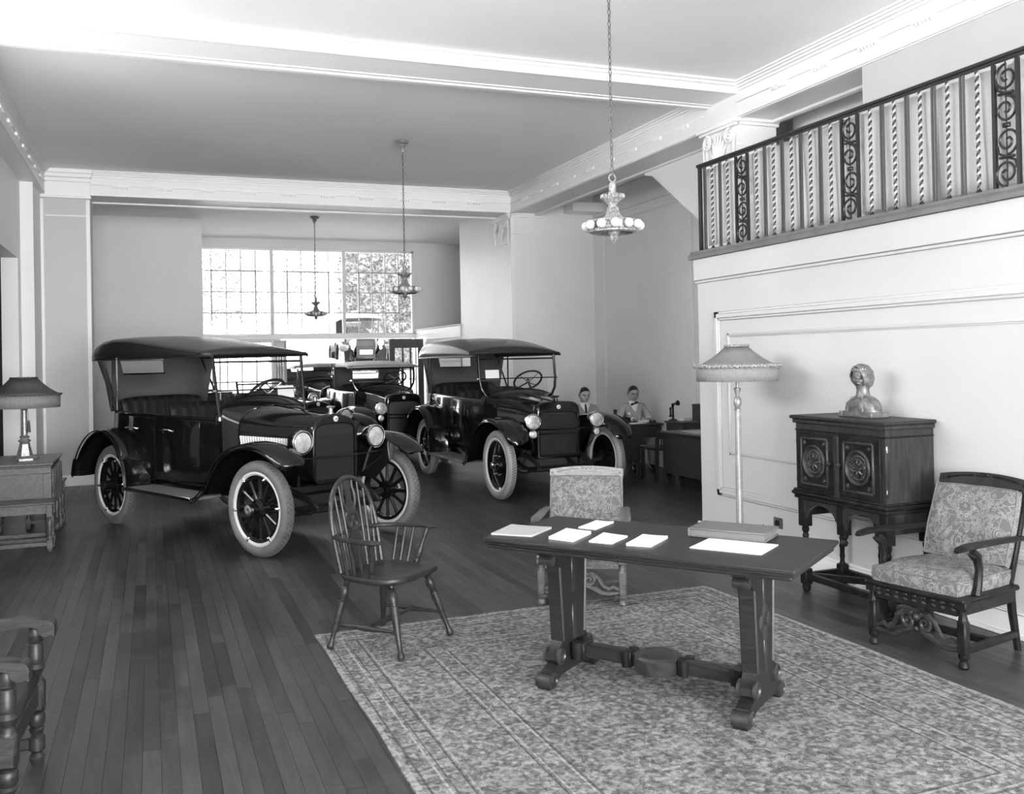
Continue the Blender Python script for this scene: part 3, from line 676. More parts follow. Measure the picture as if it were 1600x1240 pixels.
def car(name, label, o, hd, style='A', near=True, top='touring', dz=0, group='motor cars on the showroom floor', steer=0, z0=0, pitch=0, wb=2.88, cloth=None):
    cloth = cloth or TOPM
    h = Vector((hd[0], hd[1])).normalized(); t = thing(name, label, 'car', (o[0], o[1], z0), atan2(h.y, h.x), group)
    A = style == 'A'; zr = .452 if A else .388
    # --- chassis
    b = MB()
    for s_ in (-1, 1): b.path([(-.1, s_*.36, .53), (.12, s_*.36, .50), (.27, s_*.36, .45), (.34, s_*.36, .40)], [.042, .036, .028, .02], 6); b.bar((-.1, s_*.36, .54), (-3.4, s_*.42, .53), .05, .10, bev=.01)
    for x_ in (-.15, -1.2, -2.2, -3.3): b.bar((x_, -.4, .53), (x_, .4, .53), .07, .06)
    b.bb(-3.2, -1.0, -.5, .5, .485, .50); b.bb(-1.0, .0, -.30, .30, .47, .49)
    b.build('chassis', BLACKM, t)
    b = MB(); b.path([(0, -.68, .43), (0, -.6, .42), (0, -.45, .34), (0, .45, .34), (0, .6, .42), (0, .68, .43)], .032, 8); b.bar((-.14, -.6, .36), (-.14, .6, .36), .022, .022); b.build('front_axle', BLACKM, t)
    b = MB(); b.tube((-wb, -.68, .43), (-wb, .68, .43), .045); b.ball((-wb, 0, .43), .14); b.build('rear_axle', BLACKM, t)
    for s_ in (-1, 1):
        b = MB()
        for k in range(4): b.path([(.34-.06*k, s_*.36, .40-.008*k), (.2, s_*.36, .385-.012*k), (0, s_*.36, .37-.012*k), (-.2, s_*.36, .385-.012*k), (-.5+.06*k, s_*.36, .46-.012*k)], .012, 6, flat=2.2)
        b.build('front_spring', BLACKM, t)
    # --- bonnet, scuttle, body tub
    e = 2.0 if A else 3.6; ztc = 1.40 if A else 1.315; rx = .09 if A else .11; wbs, wtp, rfw = (.515, .53, .578) if A else (.455, .568, .646)
    rad = (.268, 1.25, 1.085, .60) if A else (.30, 1.195, .98, .50)
    secs = [(-.04+rx, rad[0], rad[1]-.006, rad[2], .62, e), (-.45, .335, rad[1]+.03, 1.07, .62, e), (-.86, .405, 1.315 if A else 1.25, 1.09, .60, 2.4 if A else e)]
    hood = MB().grid([hsec(*q) for q in secs]).build('bonnet', BLACK, t, 50)
    b = MB(); b.grid([hsec(x_, hw+.004, zt+.004, zs, .6, ee) for x_, hw, zt, zs, ee in ((-.865, .407, 1.318 if A else 1.253, 1.09, 2.4 if A else e), (-.885, .41, 1.32 if A else 1.256, 1.09, 2.4 if A else e))]); b.path([(-.05+rx, 0, rad[1]), (-.86, 0, 1.32 if A else 1.255)], .007, 6)
    for s_ in (-1, 1): b.path([(-.05+rx, s_*(rad[0]+.002), 1.02), (-.86, s_*.41, 1.07)], .006, 6)
    b.build('bonnet_trim', BLACK, hood)
    if near or not A:
        for s_ in (-1, 1):
            b = MB()
            for k in range(21):
                u = k/20; x_ = -.84+.72*u; y_ = s_*(.402-.105*u+.006); zc = .985-.01*u
                b.box((x_, y_, zc), (.012, .026, .10), 0, .003, Matrix.Rotation(radians(-14), 3, 'Y') @ Matrix.Rotation(s_*.5, 3, 'Z'))
            stuff(b.build('bonnet_louvre', LOUV if A else BLACK, hood))
    b = MB(); b.grid([hsec(-.885, .409, 1.32 if A else 1.255, 1.09, .58, 2.3 if A else 3), hsec(-.98, .49, 1.375 if A else 1.30, 1.14, .56, 2.2), hsec(-1.08, .545, ztc+.01, 1.195, .52, 2.1), hsec(-1.10, .545, ztc-.005, 1.19, .52, 2.1), hsec(-1.10, .48, ztc-.07, 1.12, .52, 2.1)])
    b.build('scuttle', BLACK, t, 50)
    out = [(x_, -w_) for x_, w_ in TUBX]+[(-3.49, 0)]+[(x_, w_) for x_, w_ in TUBX[::-1]]
    rows = []
    for i, (x_, y_) in enumerate(out):
        a = out[max(0, i-1)]; c_ = out[min(len(out)-1, i+1)]; tt = Vector((c_[0]-a[0], c_[1]-a[1])).normalized(); n = Vector((tt.y, -tt.x))
        if n.dot(Vector((x_+2.0, y_))) < 0: n = -n
        zr_ = zrail(x_); pr_ = list(PROF)+[(zr_-.03, -.004), (zr_-.005, -.012), (zr_+.006, -.03), (zr_-.003, -.06), (zr_-.05, -.07), (.62, -.09)]
        rows.append([Vector((x_+n.x*q, y_+n.y*q, z_)) for z_, q in pr_])
    b = MB().grid(rows); b.bb(-3.3, -1.05, -.52, .52, .50, .52); b.build('body', BLACK, t, 50)
    for s_ in (-1, 1):
        for (xa, xb) in ((-1.33, -1.98), (-2.12, -2.72)):
            b = MB(); R = []
            xsn = [xa, xa-.01, (xa+xb)/2, xb+.01, xb]
            for x_ in xsn:
                lift = 0 if x_ in (xa, xb) else .007
                R.append([Vector((x_, s_*(tubw(x_)+q+(lift if 0 < i < 6 else -.002)), z_)) for i, (z_, q) in enumerate([(.56, -.045), (.565, -.04), (.63, -.01), (.75, .008), (.95, .012), (zrail(x_)-.04, -.002), (zrail(x_)-.035, -.004)])])
            d = b.grid(R).build('door', BLACK, t, 60)
            b = MB(); xh = xb+.10; yy = s_*(tubw(xh)+.012)
            b.tube((xh, yy, 1.07), (xh, yy+s_*.045, 1.07), .009, .009, 8); b.path([(xh+.01, yy+s_*.042, 1.075), (xh-.05, yy+s_*.045, 1.06), (xh-.09, yy+s_*.035, 1.065)], [.011, .009, .006], 8)
            b.build('door_handle', NICKEL, d)
    # --- radiator
    rs = MB(); n_ = 20
    def rsec(x_, hw, zt, zs, zb, e_): return hsec(x_+rx, hw, zt, zs, zb, e_, n_)
    inn = (.228, 1.16, 1.07, .63, 3.4) if A else (.255, 1.065, .93, .535, 6)
    eo = 2.0 if A else 4.5
    zb = rad[3]; ci = inn
    rs.grid([rsec(-.08, rad[0]-.004, rad[1], rad[2], zb, eo), rsec(.03, rad[0]+.004, rad[1]+.004, rad[2], zb-.01, eo), rsec(.05, rad[0]-.008, rad[1]-.008, rad[2], zb, eo), rsec(.055, ci[0]+.014, ci[1]+.012, ci[2], ci[3]-.012, ci[4]), rsec(.05, ci[0], ci[1], ci[2], ci[3], ci[4]), rsec(.028, ci[0]-.004, ci[1]-.004, ci[2], ci[3]+.004, ci[4])], True)
    shell = rs.build('radiator_shell', BLACK, t, 50)
    b = MB(); pl = rsec(.03, ci[0]+.004, ci[1]+.004, ci[2], ci[3]-.004, ci[4]); b.add(pl, [tuple(range(len(pl)))])
    if near:
        if A:
            for k in range(1, 28): b.bb(rx+.03, rx+.036, -.22, .22, .63+k*.0155, .63+k*.0155+.004)
            for k in range(-13, 14): b.bb(rx+.03, rx+.034, k*.016-.0015, k*.016+.0015, .635, 1.06)
        else:
            for k in range(-17, 18): b.bb(rx+.03, rx+.040, k*.0145-.003, k*.0145+.003, .54, 1.045)
    b.build('radiator_core', CORE, shell, 0)
    zt = rad[1]; b = MB(); b.lathe([(.03, zt-.02), (.03, zt+.012), (.022, zt+.018), (.02, zt+.05), (.036, zt+.055), (.038, zt+.068), (.03, zt+.075), (0, zt+.078)], 14, Matrix.Translation((rx-.02, 0, 0))); b.bar((rx-.02, -.05, zt+.066), (rx-.02, .05, zt+.066), .018, .014, bev=.004)
    b.build('radiator_cap', NICKEL if A else BLACK, shell)
    zbad = (inn[1]+rad[1])/2; b = MB(); b.lathe([(.0, .0), (.027, 0), (.027, .008), (.022, .011), (0, .012)], 20, Matrix.Translation((rx+.052, 0, zbad)) @ Matrix.Rotation(radians(90), 4, 'Y'))
    bd = b.build('radiator_badge', RIMW, shell)
    b = MB(); b.path([(rx+.0655, -.008, zbad+.010), (rx+.0655, -.008, zbad-.010)], .0022, 5); b.path([(rx+.0655, -.008, zbad), (rx+.0655, .008, zbad)], .0022, 5); b.path([(rx+.0655, .008, zbad+.010), (rx+.0655, .008, zbad-.010)], .0022, 5); b.build('badge_letter', BLACK, bd, 0)
    if not A: MB().bar((rx+.064, -.30, .80), (rx+.064, .30, .80), .012, .02, bev=.003).build('badge_bar', BLACK, shell)
    # --- lamps
    lx, ly, lz, lr = (.20, .432, 1.012, .112) if A else (.34, .436, .970, .10)
    RY = Matrix.Rotation(radians(90), 4, 'Y')
    for s_ in (-1, 1):
        hl = MB().lathe([(.02, -.16), (.05, -.155), (lr*.75, -.11), (lr*.97, -.04), (lr*.99, 0), (lr*.99, .012), (lr*.93, .018)], 28, Matrix.Translation((lx, s_*ly, lz)) @ RY).build('headlamp', BLACK if A else NICKEL, t)
        MB().grid([[Matrix.Translation((lx, s_*ly, lz)) @ RY @ Vector((r_*cos(2*pi*k/28), r_*sin(2*pi*k/28), z_)) for k in range(28)] for r_, z_ in ((lr*.88, .008), (lr*.93, .024), (lr*1.0, .022), (lr*1.03, .0), (lr*.98, -.01))], True, True).build('bezel', NICKEL, hl)
        b = MB().lathe([(lr*.93, .010), (lr*.8, .020), (lr*.4, .027), (0.004, .029)], 28, Matrix.Translation((lx, s_*ly, lz)) @ RY)
        b.build('lens', LENS, hl)
        if not A:
            zz = lz-.155; MB().lathe([(.0, -.09), (.035, -.08), (.05, -.03), (.054, 0), (.052, .012), (.045, .014)], 20, Matrix.Translation((lx, s_*ly, zz)) @ RY).build('side_lamp', NICKEL, hl)
            MB().lathe([(.047, .010), (.03, .018), (.003, .021)], 20, Matrix.Translation((lx, s_*ly, zz)) @ RY).build('lens', LENS, hl)
            MB().bb(lx-.05, lx-.01, s_*ly-.02, s_*ly+.02, zz+.03, lz-.07, .004).build('lamp_bridge', NICKEL, hl)
        zl_ = lz-lr if A else lz-.2
        MB().path([(lx-.06, s_*ly, zl_+.01), (lx-.08, s_*(ly-.03), zl_-.08), (lx-.15, s_*.37, .60)], .014, 8).build('lamp_bracket', BLACKM, t)
    MB().path([(.24, -.60, .87), (.27, 0, .855), (.24, .60, .87)], .009, 6).build('lamp_tie_bar', BLACK, t)
    # --- wings and running boards
    for s_ in (-1, 1):
        if A: pts = [(-1.04, zr-.005), (-.95, zr+.02), (-.84, .54), (-.74, .64), (-.64, .77), (-.50, .89), (-.32, .975), (-.12, 1.015), (.08, 1.015), (.24, .985), (.37, .935), (.46, .88), (.50, .84)]
        else: pts = [(-1.04, zr-.005), (-.92, zr+.02), (-.81, .53), (-.72, .67), (-.62, .80), (-.47, .91), (-.29, .98), (-.10, 1.01), (.12, .995), (.30, .95), (.45, .88), (.54, .79), (.565, .72)]
        wing = fender(t, pts, s_*.43, s_*.87, 'front_wing', flare=.125)
        b = MB(); R = []
        for (x_, z_) in [q for q in pts[2:-1] if q[0] < (.42 if A else .25)]: yv = .44+.125*min(1, max(0, (x_+.35)/.40)); R.append([Vector((x_, s_*yv, z_-.01)), Vector((x_, s_*(yv-.04), z_-.10-.06*max(0, z_-.6))), Vector((x_*.9-.02, s_*.34, min(z_-.12, .62)))])
        b.grid(R).build('wing_valance', BLACK, wing, 60)
        MB().path([(x_, s_*.868, z_-.012) for x_, z_ in spline(pts)[:-7]], .008, 6).build('wing_bead', BLACK, wing)
        xr_ = -wb
        pts = [(xr_+.50, zr-.005), (xr_+.495, .52), (xr_+.465, .66), (xr_+.39, .81), (xr_+.27, .935), (xr_+.11, 1.015), (xr_-.07, 1.045), (xr_-.26, 1.02), (xr_-.44, .94), (xr_-.60, .81), (xr_-.71, .66), (xr_-.76, .53), (xr_-.77, .48)]
        wing = fender(t, pts, s_*.585, s_*.87, 'rear_wing', None, False)
        MB().path([(x_, s_*.872, z_-.01) for x_, z_ in spline(pts)], .008, 6).build('wing_bead', BLACK, wing)
        if style == 'A' or True:
            b = MB(); b.grid([[Vector((x_, s_*.59, z_-.01)), Vector((x_, s_*.56, max(.5, z_-.16)))] for x_, z_ in pts]); b.build('wing_valance', BLACK, wing, 60)
        rb = MB().bb(xr_+.47, -1.02, min(s_*.53, s_*.87), max(s_*.53, s_*.87), zr-.027, zr, .006).build('running_board', LINO, t)
        b = MB(); b.bb(xr_+.47, -1.02, min(s_*.865, s_*.876), max(s_*.865, s_*.876), zr-.03, zr+.005, .004); b.build('board_edge', NICKEL if A else LINO, rb)
        b = MB(); b.grid([[Vector((x_, s_*.535, zr)), Vector((x_, s_*.53, zr+.02)), Vector((x_, s_*.50, .49)), Vector((x_, s_*.47, .52))] for x_ in (xr_+.50, -1.6, -1.0)]); b.build('splash_apron', BLACK, rb, 60)
        wheel(t, (0, s_*.748, .433), s_, style, near, steer); wheel(t, (-wb, s_*.73, .433), s_, style, near)
    # --- windscreen
    zt_ = (1.765 if A else 1.742)+dz; xl = lambda z_: -1.055-.09*(z_-1.2)/.57
    za = lambda y_: 1.195+(ztc-1.195)*sqrt(max(0, 1-(y_/(wbs+.03))**2))
    zm = 1.475+dz*.5
    ws = MB()
    for s_ in (-1, 1):
        if A: q = [(xl(1.19), s_*wbs, 1.19), (xl(1.27), s_*wbs, 1.27), (xl(1.45), s_*.522, 1.45), (xl(zt_), s_*wtp, zt_+.05)]
        else: q = [(xl(1.20), s_*.43, 1.20), (xl(1.25), s_*.50, 1.25), (xl(1.34), s_*.55, 1.34), (xl(1.46), s_*.568, 1.46), (xl(zt_), s_*.568, zt_+.05)]
        ws.path(q, .014 if A else .018, 8, flat=1.2)
    ws.path([(xl(zt_), -wtp, zt_), (xl(zt_), wtp, zt_)], .011, 6); ws.path([(xl(zm), -wtp, zm), (xl(zm), wtp, zm)], .007, 6)
    yw = wbs-.01; ys = [-yw+2*yw*k/12 for k in range(13)]
    ws.path([(xl(za(y_)), y_, za(y_)+.012) for y_ in ys], .012, 6)
    wsf = ws.build('windscreen_frame', BLACK, t)
    MB().grid([[(xl(zm), y_, zm+.006), (xl(zt_), y_, zt_-.008)] for y_ in (-wtp+.01, 0, wtp-.01)]).build('upper_pane', GLASS, wsf, 0)
    MB().grid([[(xl(za(y_)), y_, za(y_)+.016), (xl(zm), y_, max(zm-.006, za(y_)+.018))] for y_ in ys]).build('lower_pane', GLASS, wsf, 0)
    b = MB()
    for s_ in (-1, 1): b.tube((xl(1.47), s_*wtp, zm), (xl(1.47), s_*(wtp+.035), zm), .016, .012, 8); b.lathe([(.02, 0), (.02, .03), (.01, .04)], 10, Matrix.Translation((xl(1.2)+.02, s_*(wbs+.01), 1.18)))
    b.build('frame_knob', NICKEL, wsf)
    # --- steering, seats
    c_ = Vector((-1.50, .33, 1.43)); ax_ = Vector((-.66, 0, .75)).normalized(); u = Vector((0, 1, 0)); v_ = ax_.cross(u)
    stw = MB().path([c_+(u*cos(2*pi*k/32)+v_*sin(2*pi*k/32))*.205 for k in range(32)], .015, 8, True).build('steering_wheel', BLACKM, t)
    b = MB()
    for k in range(4): a = k*pi/2+.6; b.path([c_-ax_*.03, c_+(u*cos(a)+v_*sin(a))*.2], [.012, .008], 6)
    b.tube(c_-ax_*.7, c_, .018); b.ball(c_, .035, 10, 6, (1, 1, .7)); b.build('steering_column', NICKEL, stw)
    def seat(nm, xb_, xf, zb_, zt2, wv):
        s0 = MB().bb(xb_+.06, xf, -wv, wv, zb_-.02, zb_+.14, .04).build(nm, LEATH, t)
        b = MB(); R = []; np2 = int(wv*2/.105)
        for k in range(np2*4+1):
            y_ = -wv+2*wv*k/(np2*4); bul = .022*abs(sin(pi*k/4)); lo = .03*(abs(y_)/wv)**4
            R.append([Vector((xb_-.05+.16, y_, zb_+.10)), Vector((xb_+.10+bul, y_, zb_+.14)), Vector((xb_+.05+bul, y_, (zb_+zt2)/2+.05)), Vector((xb_+.0+bul, y_, zt2-.06-lo)), Vector((xb_-.03, y_, zt2-lo)), Vector((xb_-.09, y_, zt2-.02-lo)), Vector((xb_-.09, y_, zb_))])
        b.grid(R).build('backrest', LEATH, s0, 70)
    seat('front_seat', -2.05, -1.5, .70, 1.34, .50); seat('rear_seat', -3.16, -2.6, .72, 1.39, .50)
    # --- folding top
    if top:
        if top == 'touring': sec = [(-1.09, 1.868, 1.855), (-1.3, 1.93, 1.885), (-1.8, 2.005, 1.93), (-2.3, 2.055, 1.985), (-2.75, 2.08, 2.03), (-3.1, 2.085, 2.04), (-3.35, 2.06, 2.02), (-3.55, 2.00, 1.975), (-3.68, 1.93, 1.91), (-3.75, 1.84, 1.83)]; xe, xs_ = -3.75, -3.02
        else: sec = [(-1.06, 1.815, 1.81), (-1.25, 1.85, 1.835), (-1.6, 1.895, 1.865), (-1.95, 1.915, 1.875), (-2.2, 1.90, 1.865), (-2.38, 1.85, 1.84), (-2.44, 1.815, 1.81)]; xe, xs_ = -2.44, -2.1
        if not A and top == 'touring': sec = [(-1.09, 1.875, 1.86), (-1.3, 1.96, 1.90), (-1.6, 2.035, 1.95), (-1.9, 2.07, 1.99), (-2.4, 2.09, 2.02), (-2.85, 2.09, 2.03), (-3.2, 2.075, 2.03), (-3.48, 2.02, 1.99), (-3.66, 1.93, 1.91), (-3.74, 1.84, 1.83)]
        if not A: sec = [(x_, zc-.03, ze-.035) for x_, zc, ze in sec]
        R = []; zlo = 1.825 if A else 1.79; nsec = len(sec)
        for i, (x_, zc, ze) in enumerate(sec):
            zc, ze = zc+dz, ze+dz; zl = zlo+dz-.015*(i/nsec); hw = rfw-.008+(.66-rfw)*min(1, i/(nsec-5))
            if i >= nsec-4: hw -= (.01, .02, .045, .09)[i-(nsec-4)]
            zl = min(zl, ze-.015)
            half = [(hw, zl), (hw+.006, zl+(ze-zl)*.35), (hw-.002, zl+(ze-zl)*.82), (hw-.025, ze+.002), (hw-.16, ze+(zc-ze)*.45), (.28, ze+(zc-ze)*.85), (0, zc)]
            R.append([Vector((x_, -y_, z_)) for y_, z_ in half]+[Vector((x_, y_, z_)) for y_, z_ in half[-2::-1]])
        b = MB().grid(R)
        rf = b.build('folding_top', cloth, t, 60)
        sm = rf.modifiers.new('thick', 'SOLIDIFY'); sm.thickness = .018; sm.offset = -1
        e0 = R[0]; MB().path([(e0[0].x+.002, p.y, p.z-.010) for p in e0], .016, 6).build('front_binding', cloth, rf)
        for s_ in (-1, 1): MB().path([(q[0 if s_ < 0 else -1].x, q[0 if s_ < 0 else -1].y, q[0].z) for q in R], .009, 6).build('edge_binding', cloth, rf)
        b = MB()
        for (x_, zc, ze) in sec[2:-2:2]: b.path([(x_, y_, (zc if abs(y_) < .3 else ze)+dz-.035) for y_ in (-.60, -.35, 0, .35, .60)], .018, 6)
        b.build('roof_bow', WOODM, rf)
        zq = zlo+dz
        pxx = -2.98 if top == 'touring' else -2.12
        for s_ in (-1, 1):
            MB().path([(pxx, s_*.645, zq+.01), (pxx, s_*.645, 1.25)], .011, 8).build('top_iron', NICKEL if A else BLACKM, rf)
            MB().path([(pxx-.02, s_*.655, 1.25), (pxx-.4, s_*.61, zq+.04)], .012, 6).build('top_iron', BLACKM, rf)
        # rear curtain with its window opening
        if top == 'touring': tp = [(-3.12, .652), (-3.40, .645), (-3.60, .61), (-3.69, .5), (-3.71, .28), (-3.71, 0)]; bt = [(-3.24, .60), (-3.33, .56), (-3.42, .46), (-3.47, .36), (-3.495, .24), (-3.50, 0)]
        else: tp = [(-2.2, .645), (-2.32, .63), (-2.39, .58), (-2.42, .48), (-2.43, .28), (-2.43, 0)]; bt = [(-2.3, .62), (-2.36, .60), (-2.41, .54), (-2.44, .44), (-2.45, .26), (-2.45, 0)]
        tp = [(x_, -y_) for x_, y_ in tp]+[(x_, y_) for x_, y_ in tp[-2::-1]]; bt = [(x_, -y_) for x_, y_ in bt]+[(x_, y_) for x_, y_ in bt[-2::-1]]
        us = (0, .085, .36, 1) if top == 'touring' else (0, .25, .62, 1); G = []
        zt3 = zq+.05
        for (a, c2) in zip(tp, bt): G.append([Vector((a[0]+(c2[0]-a[0])*q, a[1]+(c2[1]-a[1])*q, zt3+(1.22-zt3)*q)) for q in us])
        b = MB(); V = [p for r_ in G for p in r_]; F = []
        for i in range(len(G)-1):
            for j in range(3):
                if j == 1 and i in (4, 5): continue
                F.append((i*4+j, i*4+j+1, (i+1)*4+j+1, (i+1)*4+j))
        b.add(V, F); rc = b.build('rear_curtain', LIN, rf, 60); sm = rc.modifiers.new('thick', 'SOLIDIFY'); sm.thickness = .012
        hole = [G[4][1], G[6][1], G[6][2], G[4][2]]; cx_ = sum(hole, Vector())/4
        MB().path(hole, .016, 6, True).build('window_frame', NICKEL, rc)
        MB().add(hole, [(0, 1, 2, 3)]).build('window_pane', CELL, rc, 0)
        if top == 'roadster':
            MB().grid([[Vector((x_, y_, 1.215+.05*(1-(y_/.62)**2)-.12*max(0, (-2.9-x_)/.6)**2)) for y_ in (-tubw(x_)+.03, -.3, 0, .3, tubw(x_)-.03)] for x_ in (-2.4, -2.7, -3.0, -3.25, -3.42)]).build('rear_deck', BLACK, t, 60)
    else:
        b = MB(); b.grid([[Vector((x_, y_, z_)) for y_ in (-.60, -.5, 0, .5, .60)] for x_, z_ in ((-3.05, 1.24), (-3.05, 1.33), (-3.2, 1.37), (-3.5, 1.36), (-3.6, 1.30), (-3.5, 1.24))], False, True); b.build('folded_top', TOPM, t, 50)
    return t
car('touring_car', 'large black touring car with raised cloth top and spoked wheels, nearest to the camera', (1.573, 9.064), (.454, -.891), 'A', steer=.08)
car('touring_car', 'black touring car with disc wheels and paired headlamps, right of the others by the desks', (4.755, 10.898), (.035, -1), 'B', wb=2.92, steer=.03)
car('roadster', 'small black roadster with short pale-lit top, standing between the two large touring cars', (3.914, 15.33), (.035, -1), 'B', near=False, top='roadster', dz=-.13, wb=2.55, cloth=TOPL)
car('touring_car', 'black open car half hidden close behind the bonnet of the nearest touring car', (2.14, 13.48), (.454, -.891), 'A', near=False, top=None, dz=-.26).scale = (1, 1, .955)
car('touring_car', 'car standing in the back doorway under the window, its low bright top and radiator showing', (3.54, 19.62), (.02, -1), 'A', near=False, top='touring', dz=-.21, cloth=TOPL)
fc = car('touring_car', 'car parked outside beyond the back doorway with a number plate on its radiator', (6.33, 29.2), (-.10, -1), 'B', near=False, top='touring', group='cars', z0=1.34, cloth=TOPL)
pl = MB().bb(.190, .198, -.20, .20, .62, .76, .003).build('licence_plate', PLATEM, fc)
def seven_seg(ch): return {'0': 'abcdef', '1': 'bc', '2': 'abged', '3': 'abgcd', '4': 'fgbc', '5': 'afgcd', '6': 'afgedc', '8': 'abcdefg', '9': 'abcfgd', '-': 'g', 'D': 'abcdef'}[ch]
b = MB(); yy = -.165
for ch in '68-913D':
    w_, hh = .034, .042; y0_, y1_ = yy, yy+w_; z_ = .69
    sg = {'a': ((y0_, z_+hh), (y1_, z_+hh)), 'b': ((y1_, z_+hh), (y1_, z_)), 'c': ((y1_, z_), (y1_, z_-hh)), 'd': ((y0_, z_-hh), (y1_, z_-hh)), 'e': ((y0_, z_), (y0_, z_-hh)), 'f': ((y0_, z_+hh), (y0_, z_)), 'g': ((y0_, z_), (y1_, z_))}
    for k in seven_seg(ch): (a, c_), (d_a, e_) = sg[k]; b.bar((.2, a, c_), (.2, d_a, e_), .006, .010)
    yy += .05
b.build('plate_number', BLACKM, pl, 0)
def car_pt(o, hd, p):
    h = Vector((hd[0], hd[1], 0)).normalized(); l = Vector((-h.y, h.x, 0)); return Vector((o[0], o[1], 0))+h*p[0]+l*p[1]+Vector((0, 0, p[2]))
for (o, hd, p, lab) in (((1.573, 9.064), (.454, -.891), (-1.115, .31, 1.44), 'white notice card stood inside the windscreen of the nearest touring car'), ((4.755, 10.898), (.035, -1), (-1.12, -.37, 1.53), 'white notice card stood inside the windscreen of the middle touring car')):
    q = car_pt(o, hd, p); c_ = mb().bb(-.002, .002, -.10, .10, -.065, .065).build('card', PAPER, None, 0); c_.location = q; c_.rotation_euler = (0, radians(-9), atan2(hd[1], hd[0])); tag(c_, lab, 'card')
# ================================================================== RAILING AND CURTAIN
rl = thing('balcony_railing', 'dark wrought iron balcony railing with twisted bars and scroll panels along the mezzanine edge', 'railing', (4.905, 0, 2.73))
RT = .80
mb().bb(-.022, .022, .5, 7.68, RT, RT+.028, .006).build('handrail', IRON, rl)
mb().bb(-.014, .014, .5, 7.66, RT-.014, RT).build('top_bar', IRON, rl)
mb().bb(-.016, .016, 7.625, 7.657, 0, RT, .003).build('end_post', IRON, rl)
tw = MB(); R = []
for k in range(129):
    z_ = .03+k*(RT-.04)/128; a = k*.36
    R.append([(.0135*cos(a+q*pi/2), .0135*sin(a+q*pi/2), z_) for q in range(4)])
tw.grid(R, True, False, True); tw.lathe([(.024, 0), (.02, .012), (.012, .03), (.009, .045)], 8)
TWM = tw.mesh('twisted_bar', IRON, 20); TWM.materials.append(IRONP)
for i_, p_ in enumerate(TWM.polygons):
    if i_ < 512 and i_ % 2 == 0: p_.material_index = 1  # pale colour on alternate faces stands in for highlights along the twist
st = MB(); st.bb(-.006, .006, -.019, -.007, 0, RT); st.bb(-.006, .006, .007, .019, 0, RT); st.lathe([(.03, 0), (.024, .012), (.014, .03)], 8)
STM = st.mesh('straight_bar', IRONG, 20)
def scroll(b, cy, cz, R0, s_, up, turns=1.55, n=30):
    """spiral that starts at its outer end next to the upright and winds in"""
    pts = []
    for i in range(n+1):
        u = i/n; a = up+s_*u*turns*2*pi; r = R0*(1-u)**.8+.012
        pts.append((0, cy+r*cos(a), cz+r*sin(a)))
    return pts
def scroll_panel():
    b = MB(); hw = .062; H = RT-.02
    for s_ in (-1, 1): b.bb(-.011, .011, s_*.085-.011, s_*.085+.011, 0, H)
    b.bb(-.003, .003, -.003, .003, .02, H)
    q = H/4
    for k in range(4):
        cz = q*(k+.5)
        sg = 1 if k % 2 == 0 else -1
        b.path(scroll(b, .004*sg, cz, .072, sg, -pi/2 if k < 2 else pi/2), [.0085]*31, 6)
    for k in (0, 2):
        z0, z1 = q*(k+.5), q*(k+1.5)
        b.path([(0, -.07, z0+.02), (0, -.06, z0+q*.35), (0, 0, (z0+z1)/2), (0, .06, z1-q*.35), (0, .07, z1-.02)], .0085, 6)
        b.box((0, 0, (z0+z1)/2), (.022, .11, .016), 0, .004)
    b.box((0, 0, 2*q), (.024, .05, .03), 0, .005)
    return b.mesh('scroll_panel', IRON, 50)
SCM = scroll_panel()
# uprights: spacing read along the rail
ys = [('s', 7.56), ('t', 7.44), ('s', 7.31), ('t', 7.19), ('p', 6.97)]
y = 6.97
while y > .8:
    for k in range(9): ys.append(('t' if k % 2 == 0 else 's', y-.215-k*.118))
    y -= 1.37; ys.append(('p', y))
ys = [q for q in ys if q[1] > .6]
for kd, y_ in ys:
    o = link({'s': 'straight_bar', 't': 'twisted_bar', 'p': 'scroll_panel'}[kd], {'s': STM, 't': TWM, 'p': SCM}[kd], rl); o.location = (0, y_, 0)
cu = thing('balcony_curtain', 'pale linen curtain hanging in loose folds behind the balcony railing', 'curtain', (4.955, 0, 2.735))
r = random.Random(5); y = 7.60
while y > .7:
    w_ = r.uniform(.26, .40); y1 = y-w_; R = []; zb = r.uniform(.02, .05); n = 18
    ph = r.uniform(0, 6); lean = r.uniform(-.02, .02); fr = r.uniform(1.2, 2.4)
    for j in range(7):
        v_ = j/6; z_ = zb+(RT-.03-zb)*v_; R.append([])
        for i in range(n+1):
            u = i/n; x_ = .012*sin(u*fr*2*pi*(.75+.25*v_)+ph)*(.5+.5*v_)+.03*abs(2*u-1)**6*(1-v_)-.012
            R[-1].append((x_+.012, y-w_*u*(.985 if v_ < .5 else 1)+lean*(1-v_), z_-.012*(u > .9)*(1-v_)))
    b = MB().grid(R); o = b.build('curtain_width', CURT, cu, 80)
    m_ = o.modifiers.new('thick', 'SOLIDIFY'); m_.thickness = .003
    y = y1+.012
